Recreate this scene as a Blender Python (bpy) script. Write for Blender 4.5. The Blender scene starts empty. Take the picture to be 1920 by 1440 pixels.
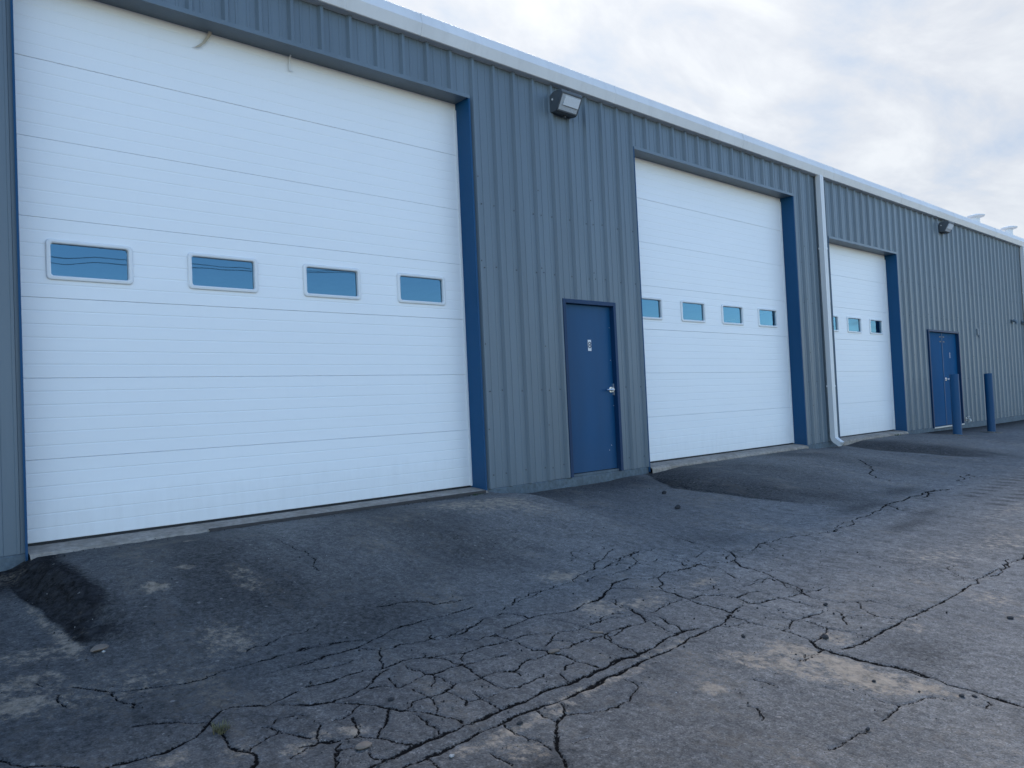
import bpy, bmesh, math, random
import numpy as np
from mathutils import Matrix, Vector

# ------------------------------------------------------------------ camera, sky, sun, exposure
scene = bpy.context.scene
R = math.radians
D = bpy.data
COL = scene.collection

def make_camera():
    yaw, pitch, roll = 0.7323965, 0.0289454, -0.0458569
    f = Vector((math.sin(yaw)*math.cos(pitch), math.cos(yaw)*math.cos(pitch), math.sin(pitch)))
    r = Vector((math.cos(yaw), -math.sin(yaw), 0))
    u = r.cross(f)
    c, s = math.cos(roll), math.sin(roll)
    r2 = c*r + s*u
    u2 = -s*r + c*u
    cd = D.cameras.new('camera')
    cd.sensor_width = 36.0
    cd.lens = 1440.915/1920*36
    cd.clip_start = 0.05
    cd.clip_end = 2000
    co = D.objects.new('camera', cd)
    COL.objects.link(co)
    m = Matrix((r2, u2, -f)).transposed().to_4x4()
    m.translation = Vector((0, -6.43277, 0.85075))
    co.matrix_world = m
    scene.camera = co
make_camera()

SUN_AZ, SUN_EL = R(46), R(42)          # azimuth from +Y (behind the building) towards +X

class NT:
    """small node-tree helper"""
    def __init__(self, tree):
        self.t = tree
        tree.nodes.clear()
    def n(self, typ, props=None, **inp):
        nd = self.t.nodes.new(typ)
        for k, v in (props or {}).items():
            setattr(nd, k, v)
        for k, v in inp.items():
            key = k
            if k[0] == 'i' and k[1:].isdigit():
                key = int(k[1:])
            else:
                key = k.replace('_', ' ')
            sock = nd.inputs[key]
            if isinstance(v, bpy.types.NodeSocket):
                self.t.links.new(v, sock)
            else:
                sock.default_value = v
        return nd
    def math(self, op, a, b=0.0, clamp=False):
        return self.n('ShaderNodeMath', {'operation': op, 'use_clamp': clamp}, i0=a, i1=b).outputs[0]
    def mixc(self, fac, a, b, mode='MIX'):
        nd = self.n('ShaderNodeMix', {'data_type': 'RGBA', 'blend_type': mode})
        for i, v in ((0, fac), (6, a), (7, b)):
            if isinstance(v, bpy.types.NodeSocket):
                self.t.links.new(v, nd.inputs[i])
            else:
                nd.inputs[i].default_value = v if i == 0 else (tuple(v) + (1,) if len(v) == 3 else v)
        return nd.outputs[2]
    def ramp(self, fac, stops, interp='LINEAR'):
        nd = self.n('ShaderNodeValToRGB', None, Fac=fac)
        cr = nd.color_ramp
        cr.interpolation = interp
        while len(cr.elements) < len(stops):
            cr.elements.new(0.5)
        for e, (p, c) in zip(cr.elements, stops):
            e.position = p
            e.color = (c, c, c, 1) if isinstance(c, (int, float)) else tuple(c) + (1,)
        return nd.outputs[0]
    def noise(self, vec, scale, detail=4, rough=0.55, dist=0.0):
        return self.n('ShaderNodeTexNoise', None, Vector=vec, Scale=scale, Detail=detail, Roughness=rough, Distortion=dist).outputs[0]
    def mapping(self, vec, scale=(1, 1, 1), loc=(0, 0, 0), rot=(0, 0, 0)):
        return self.n('ShaderNodeMapping', None, Vector=vec, Scale=scale, Location=loc, Rotation=rot).outputs[0]

def make_world():
    w = D.worlds.new('World')
    scene.world = w
    w.use_nodes = True
    k = NT(w.node_tree)
    sky = k.n('ShaderNodeTexSky', {'sky_type': 'NISHITA', 'sun_disc': False, 'sun_elevation': SUN_EL,
                                   'sun_rotation': SUN_AZ, 'altitude': 300, 'air_density': 1.0,
                                   'dust_density': 0.0, 'ozone_density': 3.0}).outputs[0]
    tc = k.n('ShaderNodeTexCoord').outputs['Generated']
    sep = k.n('ShaderNodeSeparateXYZ', None, Vector=tc)
    zz = k.math('ADD', k.math('MAXIMUM', sep.outputs[2], 0.0), 0.22)
    px = k.math('DIVIDE', sep.outputs[0], zz)
    py = k.math('DIVIDE', sep.outputs[1], zz)
    pl = k.n('ShaderNodeCombineXYZ', None, X=px, Y=py, Z=0.0).outputs[0]
    n1 = k.noise(k.mapping(pl, (1.0, 1.0, 1), (3.1, 1.7, 0)), 0.85, 4, 0.56, 0.25)
    n2 = k.noise(k.mapping(pl, (1.1, 1.7, 1), (7.3, 2.2, 0), (0, 0, 0.5)), 1.9, 6, 0.6, 0.35)
    # the cloud deck lies over the sun's side of the sky and breaks up to blue behind the viewer
    sd = (math.sin(SUN_AZ), math.cos(SUN_AZ))
    side = k.math('ADD', k.math('MULTIPLY', sep.outputs[0], sd[0]), k.math('MULTIPLY', sep.outputs[1], sd[1]))
    cov = k.math('ADD', k.math('MULTIPLY', side, 0.80), n1)
    mask = k.ramp(cov, [(0.80, 0.0), (0.98, 0.97)], 'EASE')
    tone = k.ramp(n2, [(0.33, (1.52, 1.74, 2.08)), (0.48, (1.92, 2.00, 2.14)), (0.62, (2.25, 2.32, 2.40))])
    glow = k.n('ShaderNodeVectorMath', {'operation': 'DOT_PRODUCT'}, i0=tc,
               i1=(math.sin(SUN_AZ)*math.cos(SUN_EL), math.cos(SUN_AZ)*math.cos(SUN_EL), math.sin(SUN_EL))).outputs['Value']
    gl = k.math('POWER', k.math('MAXIMUM', glow, 0.0), 9.0)
    tone2 = k.mixc(1.0, tone, k.mixc(gl, (1.0, 1.0, 1.0), (1.36, 1.34, 1.30)), 'MULTIPLY')
    col = k.mixc(mask, sky, tone2)
    bg = k.n('ShaderNodeBackground', None, Color=col, Strength=0.15)
    k.n('ShaderNodeOutputWorld', None, Surface=bg.outputs[0])
make_world()

sl = D.lights.new('sun', 'SUN')
sl.energy = 1.5
sl.angle = R(18)
sl.color = (1.0, 0.95, 0.88)
so = D.objects.new('sun', sl)
COL.objects.link(so)
sdir = Vector((math.sin(SUN_AZ)*math.cos(SUN_EL), math.cos(SUN_AZ)*math.cos(SUN_EL), math.sin(SUN_EL)))
so.rotation_euler = sdir.to_track_quat('Z', 'Y').to_euler()
so.location = sdir*60

vs = scene.view_settings
vs.view_transform = 'Standard'
vs.look = 'None'
vs.gamma = 1.0
vs.use_curve_mapping = False
vs.exposure = 1.27
scene.cycles.max_bounces = 6
scene.cycles.diffuse_bounces = 3
scene.cycles.glossy_bounces = 3
scene.cycles.transparent_max_bounces = 6

# ------------------------------------------------------------------ object helpers
WORLD = {}                                  # world position of every object (nothing parented is rotated)

def mesh_obj(name, verts, faces, mat, parent=None, loc=(0, 0, 0), smooth=False, data=None):
    if data is None:
        data = D.meshes.new(name)
        data.from_pydata([tuple(v) for v in verts], [], faces)
        if mat:
            data.materials.append(mat)
        if smooth:
            data.polygons.foreach_set('use_smooth', [True]*len(data.polygons))
        data.update()
    o = D.objects.new(name, data)
    COL.objects.link(o)
    place(o, parent, loc)
    return o

def place(o, parent, loc):
    if parent is not None:
        o.parent = parent
        pw = WORLD[parent.name]
        o.location = (loc[0]-pw[0], loc[1]-pw[1], loc[2]-pw[2])
    else:
        o.location = loc
    WORLD[o.name] = tuple(loc)

def empty(name, loc):
    o = D.objects.new(name, None)
    o.empty_display_size = 0.2
    COL.objects.link(o)
    place(o, None, loc)
    return o

def tag(o, label, cat, group=None, kind=None):
    o['label'] = label
    o['category'] = cat
    if group:
        o['group'] = group
    if kind:
        o['kind'] = kind
    return o

class MB:
    """collects vertices and faces of one part"""
    def __init__(self):
        self.v, self.f = [], []
    def add(self, vs, fs):
        b = len(self.v)
        self.v += [tuple(p) for p in vs]
        self.f += [tuple(i+b for i in f) for f in fs]
        return self
    def box(self, x0, x1, y0, y1, z0, z1, bev=0.0):
        if bev <= 0:
            vs = [(x, y, z) for z in (z0, z1) for y in (y0, y1) for x in (x0, x1)]
            fs = [(0, 2, 3, 1), (4, 5, 7, 6), (0, 1, 5, 4), (2, 6, 7, 3), (0, 4, 6, 2), (1, 3, 7, 5)]
            return self.add(vs, fs)
        bm = bmesh.new()
        bmesh.ops.create_cube(bm, size=1.0)
        for v in bm.verts:
            v.co = Vector(((x0+x1)/2 + v.co.x*(x1-x0), (y0+y1)/2 + v.co.y*(y1-y0), (z0+z1)/2 + v.co.z*(z1-z0)))
        bmesh.ops.bevel(bm, geom=list(bm.edges), offset=bev, segments=2, profile=0.6, affect='EDGES')
        return self.bm(bm)
    def bm(self, bm):
        bm.verts.index_update()
        self.add([v.co[:] for v in bm.verts], [[v.index for v in f.verts] for f in bm.faces])
        bm.free()
        return self
    def extrude_x(self, prof, x0, x1, caps=True, closed=True):
        """profile of (y,z) points swept along X"""
        n = len(prof)
        vs = [(x0, y, z) for y, z in prof] + [(x1, y, z) for y, z in prof]
        m = n if closed else n-1
        fs = [(i, i+n, (i+1) % n+n, (i+1) % n) for i in range(m)]
        if caps and closed:
            fs += [tuple(range(n)), tuple(range(2*n-1, n-1, -1))]
        return self.add(vs, fs)
    def extrude_z(self, prof, z0, z1, closed=False):
        n = len(prof)
        vs = [(x, y, z0) for x, y in prof] + [(x, y, z1) for x, y in prof]
        m = n if closed else n-1
        fs = [(i, (i+1) % n, (i+1) % n+n, i+n) for i in range(m)]
        if closed:
            fs += [tuple(range(n-1, -1, -1)), tuple(range(n, 2*n))]
        return self.add(vs, fs)
    def lathe(self, prof, cx, cy, seg=24, cap_top=True, cap_bot=True):
        """profile of (r,z)"""
        vs, fs = [], []
        for r, z in prof:
            for i in range(seg):
                a = 2*math.pi*i/seg
                vs.append((cx+r*math.cos(a), cy+r*math.sin(a), z))
        for j in range(len(prof)-1):
            for i in range(seg):
                i2 = (i+1) % seg
                fs.append((j*seg+i, j*seg+i2, (j+1)*seg+i2, (j+1)*seg+i))
        if cap_bot:
            fs.append(tuple(range(seg-1, -1, -1)))
        if cap_top:
            fs.append(tuple(range((len(prof)-1)*seg, len(prof)*seg)))
        return self.add(vs, fs)
    def tube(self, pts, r, seg=8):
        pts = [Vector(p) for p in pts]
        vs, fs = [], []
        for i, p in enumerate(pts):
            t = (pts[min(i+1, len(pts)-1)]-pts[max(i-1, 0)]).normalized()
            a = t.orthogonal().normalized() if abs(t.z) > 0.95 else t.cross(Vector((0, 0, 1))).normalized()
            b = t.cross(a)
            rr = r[i] if isinstance(r, (list, tuple)) else r
            for k in range(seg):
                an = 2*math.pi*k/seg
                vs.append(p + rr*(math.cos(an)*a + math.sin(an)*b))
        for i in range(len(pts)-1):
            for k in range(seg):
                k2 = (k+1) % seg
                fs.append((i*seg+k, i*seg+k2, (i+1)*seg+k2, (i+1)*seg+k))
        fs += [tuple(range(seg-1, -1, -1)), tuple(range((len(pts)-1)*seg, len(pts)*seg))]
        return self.add(vs, fs)
    def disc_y(self, cx, cz, r, y0, y1, seg=20):
        """short cylinder whose axis is Y"""
        vs = [(cx+r*math.cos(2*math.pi*i/seg), y, cz+r*math.sin(2*math.pi*i/seg)) for y in (y0, y1) for i in range(seg)]
        fs = [(i, (i+1) % seg, (i+1) % seg+seg, i+seg) for i in range(seg)]
        fs += [tuple(range(seg-1, -1, -1)), tuple(range(seg, 2*seg))]
        return self.add(vs, fs)
    def obj(self, name, mat, parent=None, loc=(0, 0, 0), smooth=False):
        return mesh_obj(name, self.v, self.f, mat, parent, loc, smooth)

def fix_normals(o):
    bm = bmesh.new()
    bm.from_mesh(o.data)
    bmesh.ops.recalc_face_normals(bm, faces=bm.faces)
    bm.to_mesh(o.data)
    bm.free()
    return o

# ------------------------------------------------------------------ materials
def new_mat(name):
    m = D.materials.new(name)
    m.use_nodes = True
    return m, NT(m.node_tree)

def finish(k, col, rough, bump=None, bstr=0.2, bdist=0.01, metallic=0.0, spec=0.5):
    p = k.n('ShaderNodeBsdfPrincipled')
    for key, v in (('Base Color', col), ('Roughness', rough), ('Metallic', metallic), ('Specular IOR Level', spec)):
        if isinstance(v, bpy.types.NodeSocket):
            k.t.links.new(v, p.inputs[key])
        else:
            p.inputs[key].default_value = (tuple(v)+(1,)) if isinstance(v, tuple) else v
    if bump is not None:
        b = k.n('ShaderNodeBump', None, Height=bump, Strength=bstr, Distance=bdist)
        k.t.links.new(b.outputs[0], p.inputs['Normal'])
    k.n('ShaderNodeOutputMaterial', None, Surface=p.outputs[0])

def pos(k):
    return k.n('ShaderNodeNewGeometry').outputs['Position']

def painted_metal(name, base, rough=0.45, var=0.12, dirt=0.25, low_dirt=True, spec=0.5):
    m, k = new_mat(name)
    p = pos(k)
    n1 = k.noise(k.mapping(p, (1, 1, 0.18)), 1.6, 5, 0.6)
    n2 = k.noise(k.mapping(p, (1, 1, 0.06)), 9.0, 5, 0.65)
    n3 = k.noise(p, 60, 3, 0.6)
    lo = tuple(c*(1-var) for c in base)
    hi = tuple(min(1, c*(1+var)) for c in base)
    col = k.mixc(k.ramp(n1, [(0.35, 0.0), (0.65, 1.0)]), lo, hi)
    col = k.mixc(k.math('MULTIPLY', k.ramp(n2, [(0.52, 0.0), (0.75, 1.0)]), dirt), col, tuple(c*0.55+0.02 for c in base))
    if low_dirt:                    # splashed dust close to the ground
        z = k.n('ShaderNodeSeparateXYZ', None, Vector=p).outputs[2]
        h = k.ramp(k.math('ADD', z, k.math('MULTIPLY', n2, 0.6)), [(0.20, 1.0), (0.75, 0.0)])
        col = k.mixc(k.math('MULTIPLY', h, 0.10), col, (0.115, 0.110, 0.10))
    rg = k.math('ADD', k.math('MULTIPLY', n3, 0.16), rough-0.08)
    finish(k, col, rg, k.math('ADD', k.math('MULTIPLY', n1, 1.0), k.math('MULTIPLY', n3, 0.05)), 0.12, 0.01, 0.0, spec)
    return m

M = {}
M['wall'] = painted_metal('slate_blue_painted_steel', (0.106, 0.144, 0.175), 0.42, 0.08, 0.16)
M['navy'] = painted_metal('navy_painted_steel', (0.007, 0.060, 0.143), 0.45, 0.10, 0.12, spec=0.18)
M['navy_leaf'] = painted_metal('navy_door_paint_sky_sheen', (0.004, 0.070, 0.175), 0.62, 0.10, 0.10, spec=0.05)  # bluer navy: sky reflection on the double doors put into the colour
M['navy_frame'] = painted_metal('dark_navy_frame_steel', (0.003, 0.030, 0.085), 0.5, 0.10, 0.12, spec=0.25)
M['white'] = painted_metal('white_painted_steel', (0.62, 0.63, 0.63), 0.45, 0.04, 0.14, False)
M['gutter'] = painted_metal('white_gutter_steel', (0.64, 0.64, 0.635), 0.40, 0.05, 0.20, False)
M['frame_white'] = painted_metal('white_moulded_plastic', (0.70, 0.71, 0.71), 0.35, 0.03, 0.10, False)

def door_white():
    m, k = new_mat('white_embossed_door_steel')
    p = pos(k)
    n1 = k.noise(k.mapping(p, (0.5, 1, 1)), 1.3, 4, 0.6)
    n2 = k.noise(k.mapping(p, (1, 1, 0.15)), 14, 4, 0.65)
    st = k.noise(p, 190, 2, 0.5)
    col = k.mixc(n1, (0.76, 0.775, 0.78), (0.82, 0.83, 0.83))
    col = k.mixc(k.math('MULTIPLY', k.ramp(n2, [(0.58, 0.0), (0.8, 1.0)]), 0.05), col, (0.5, 0.49, 0.46))
    z = k.n('ShaderNodeSeparateXYZ', None, Vector=p).outputs[2]
    h = k.ramp(k.math('ADD', z, k.math('MULTIPLY', n2, 0.5)), [(0.22, 1.0), (0.60, 0.0)])
    col = k.mixc(k.math('MULTIPLY', h, 0.22), col, (0.42, 0.40, 0.37))
    bump = k.math('ADD', k.math('MULTIPLY', st, 0.0006), k.math('MULTIPLY', n1, 0.02))
    finish(k, col, 0.42, bump, 0.5, 1.0)
    return m
M['door'] = door_white()

def glass():
    m, k = new_mat('sky_tinted_window_glass')
    p = pos(k)
    wob = k.noise(k.mapping(p, (1.0, 1.0, 1.0)), 3.0, 1, 0.4)
    b = k.n('ShaderNodeBump', None, Height=wob, Strength=0.035, Distance=0.02)
    gl = k.n('ShaderNodeBsdfGlossy', None, Color=(0.38, 0.74, 1.0, 1), Roughness=0.01, Normal=b.outputs[0])  # deep blue of the mirrored sky put into the reflection colour
    tr = k.n('ShaderNodeBsdfTransparent', None, Color=(0.45, 0.55, 0.60, 1))
    fr = k.n('ShaderNodeFresnel', None, IOR=1.7)
    mx = k.n('ShaderNodeMixShader', None, Fac=k.math('ADD', k.math('MULTIPLY', fr.outputs[0], 1.0), 0.115, True), i1=tr.outputs[0], i2=gl.outputs[0])
    k.n('ShaderNodeOutputMaterial', None, Surface=mx.outputs[0])
    return m
M['glass'] = glass()

def plain(name, base, rough=0.6, metallic=0.0, var=0.15, scale=12):
    m, k = new_mat(name)
    n = k.noise(pos(k), scale, 4, 0.6)
    col = k.mixc(n, tuple(c*(1-var) for c in base), tuple(min(1, c*(1+var)) for c in base))
    finish(k, col, rough, n, 0.15, 0.004, metallic)
    return m
M['rubber'] = plain('black_rubber', (0.012, 0.012, 0.013), 0.7)
M['dark_housing'] = plain('dark_bronze_housing', (0.065, 0.078, 0.090), 0.5)
M['chrome'] = plain('satin_chrome', (0.75, 0.76, 0.78), 0.28, 1.0, 0.05)
M['alu'] = plain('worn_aluminium', (0.55, 0.55, 0.54), 0.45, 0.7, 0.2)
M['interior'] = plain('dark_interior', (0.05, 0.048, 0.045), 0.9)
M['screw'] = plain('weathered_screw_head', (0.060, 0.066, 0.074), 0.5, 0.2)
M['rust'] = plain('rusty_steel', (0.048, 0.042, 0.040), 0.8, 0.1, 0.4, 30)
M['wire'] = plain('black_cable', (0.01, 0.01, 0.011), 0.6)
M['sign_white'] = plain('white_plate', (0.62, 0.62, 0.62), 0.4, 0.0, 0.03)
M['ink'] = plain('dark_lettering', (0.02, 0.03, 0.06), 0.5)
M['lens'] = plain('prismatic_glass', (0.42, 0.46, 0.50), 0.15, 0.0, 0.2, 80)
M['tape'] = plain('beige_strap', (0.42, 0.38, 0.31), 0.8)
M['chunk'] = plain('broken_asphalt', (0.022, 0.022, 0.024), 0.9, 0, 0.4, 40)
M['stone'] = plain('tan_stone', (0.18, 0.138, 0.105), 0.9, 0, 0.35, 35)
M['palestone'] = plain('pale_stone', (0.32, 0.31, 0.29), 0.85, 0, 0.25, 40)
M['dry_grass'] = plain('dry_weeds', (0.12, 0.11, 0.055), 0.8, 0, 0.5, 20)
M['green_weed'] = plain('green_weeds', (0.035, 0.065, 0.022), 0.8, 0, 0.5, 20)

def concrete(name, base, dirtcol):
    m, k = new_mat(name)
    p = pos(k)
    n1 = k.noise(p, 3.5, 6, 0.65)
    n2 = k.noise(p, 22, 5, 0.7)
    n3 = k.noise(p, 120, 3, 0.6)
    col = k.mixc(k.ramp(n2, [(0.35, 0.0), (0.65, 1.0)]), tuple(c*0.7 for c in base), tuple(c*1.15 for c in base))
    col = k.mixc(k.ramp(n1, [(0.45, 0.0), (0.7, 0.75)]), col, dirtcol)
    h = k.math('ADD', k.math('MULTIPLY', n2, 1.0), k.math('MULTIPLY', n3, 0.25))
    finish(k, col, 0.9, h, 0.6, 0.012)
    return m
M['concrete'] = concrete('stained_concrete', (0.34, 0.29, 0.24), (0.15, 0.12, 0.09))
M['base_paint'] = concrete('slate_painted_concrete', (0.110, 0.140, 0.160), (0.075, 0.09, 0.10))
M['collar'] = concrete('bollard_footing_concrete', (0.15, 0.135, 0.115), (0.09, 0.08, 0.07))

# ------------------------------------------------------------------ ground
RNG = np.random.default_rng(7)
LAT = RNG.random((256, 256))

def vnoise(x, y, scale, seed=0):
    """smooth value noise on arrays, 0..1"""
    x = x*scale + 17.3*seed + 1000
    y = y*scale + 9.1*seed + 1000
    xi, yi = np.floor(x).astype(int), np.floor(y).astype(int)
    fx, fy = x-xi, y-yi
    fx, fy = fx*fx*(3-2*fx), fy*fy*(3-2*fy)
    a = LAT[xi % 256, yi % 256]
    b = LAT[(xi+1) % 256, yi % 256]
    c = LAT[xi % 256, (yi+1) % 256]
    d = LAT[(xi+1) % 256, (yi+1) % 256]
    return (a*(1-fx)+b*fx)*(1-fy) + (c*(1-fx)+d*fx)*fy

def fbm(x, y, scale, seed=0, octs=4, gain=0.5):
    s, a, t = 0.0, 1.0, 0.0
    for i in range(octs):
        s = s + a*vnoise(x, y, scale*2**i, seed+3*i)
        t += a
        a *= gain
    return s/t

def sstep(a, b, x):
    t = np.clip((x-a)/(b-a), 0, 1)
    return t*t*(3-2*t)

# asphalt ramps in front of the three overhead doors; foot of the left and right shoulders as (distance from wall, x)
FEET = [(([0, .5, 1.0, 2.0, 3.0], [0.95, 0.93, 0.94, 1.00, 1.05]), 0.22, ([0, 1, 3], [5.50, 5.48, 5.46]), 0.16, 1.25),
        (([0, .4, .9, 1.8, 2.7, 3.2], [8.05, 7.75, 7.45, 7.57, 7.87, 8.2]), 0.85, ([0, 1, 3], [12.9, 13.0, 13.0]), 0.70, 0.85),
        (([0, .4, .9, 1.8, 2.6, 3.2], [13.75, 13.55, 13.40, 13.55, 13.9, 14.2]), 0.80, ([0, 1, 3], [17.0, 17.1, 17.1]), 0.6, 0.85)]

def shoulders(i, X, d, wob):
    (ld, lx), lw, (rd, rx), rw, hh = FEET[i]
    xl = np.interp(d, ld, lx)+wob*(0.10 if i == 0 else 0.14)
    xr = np.interp(d, rd, rx)+wob*0.10
    return X-xl, xr-X, lw, rw, hh

def ground_height(X, Y):
    """terrain without the fine relief"""
    z = np.where(Y > 0, -0.12, np.where(Y > -9, -0.12+0.085*Y, -0.12-0.765+0.012*(Y+9)))
    z = z - 0.05*sstep(17.0, 22.0, X)*sstep(-6, 0, Y)
    d = -Y
    wob = (fbm(X, Y, 2.2, 5, 4)-0.5)
    for i in range(3):
        dl, dr, lw, rw, hh = shoulders(i, X, d, wob)
        across = sstep(0, lw, dl)*sstep(0, rw, dr)
        h = 0.052 + 0.055*sstep(0.0, 0.8, d)
        along = h*(1-sstep(0.7, 2.7, d+0.5*wob))
        z = z + across*along*hh
    # lower ground beside the first ramp, and the washed-out strip at the far wall
    z = z - 0.045*(1-sstep(0.85, 1.08, X+wob*0.16))*np.exp(-((d-0.9)/0.9)**2)
    z = z - 0.02*sstep(5.5, 6.0, X)*(1-sstep(7.2, 7.7, X))*np.exp(-(d/0.9)**2)
    z = z + 0.016*(fbm(X, Y, 0.7, 11, 3)-0.5)
    return z

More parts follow.
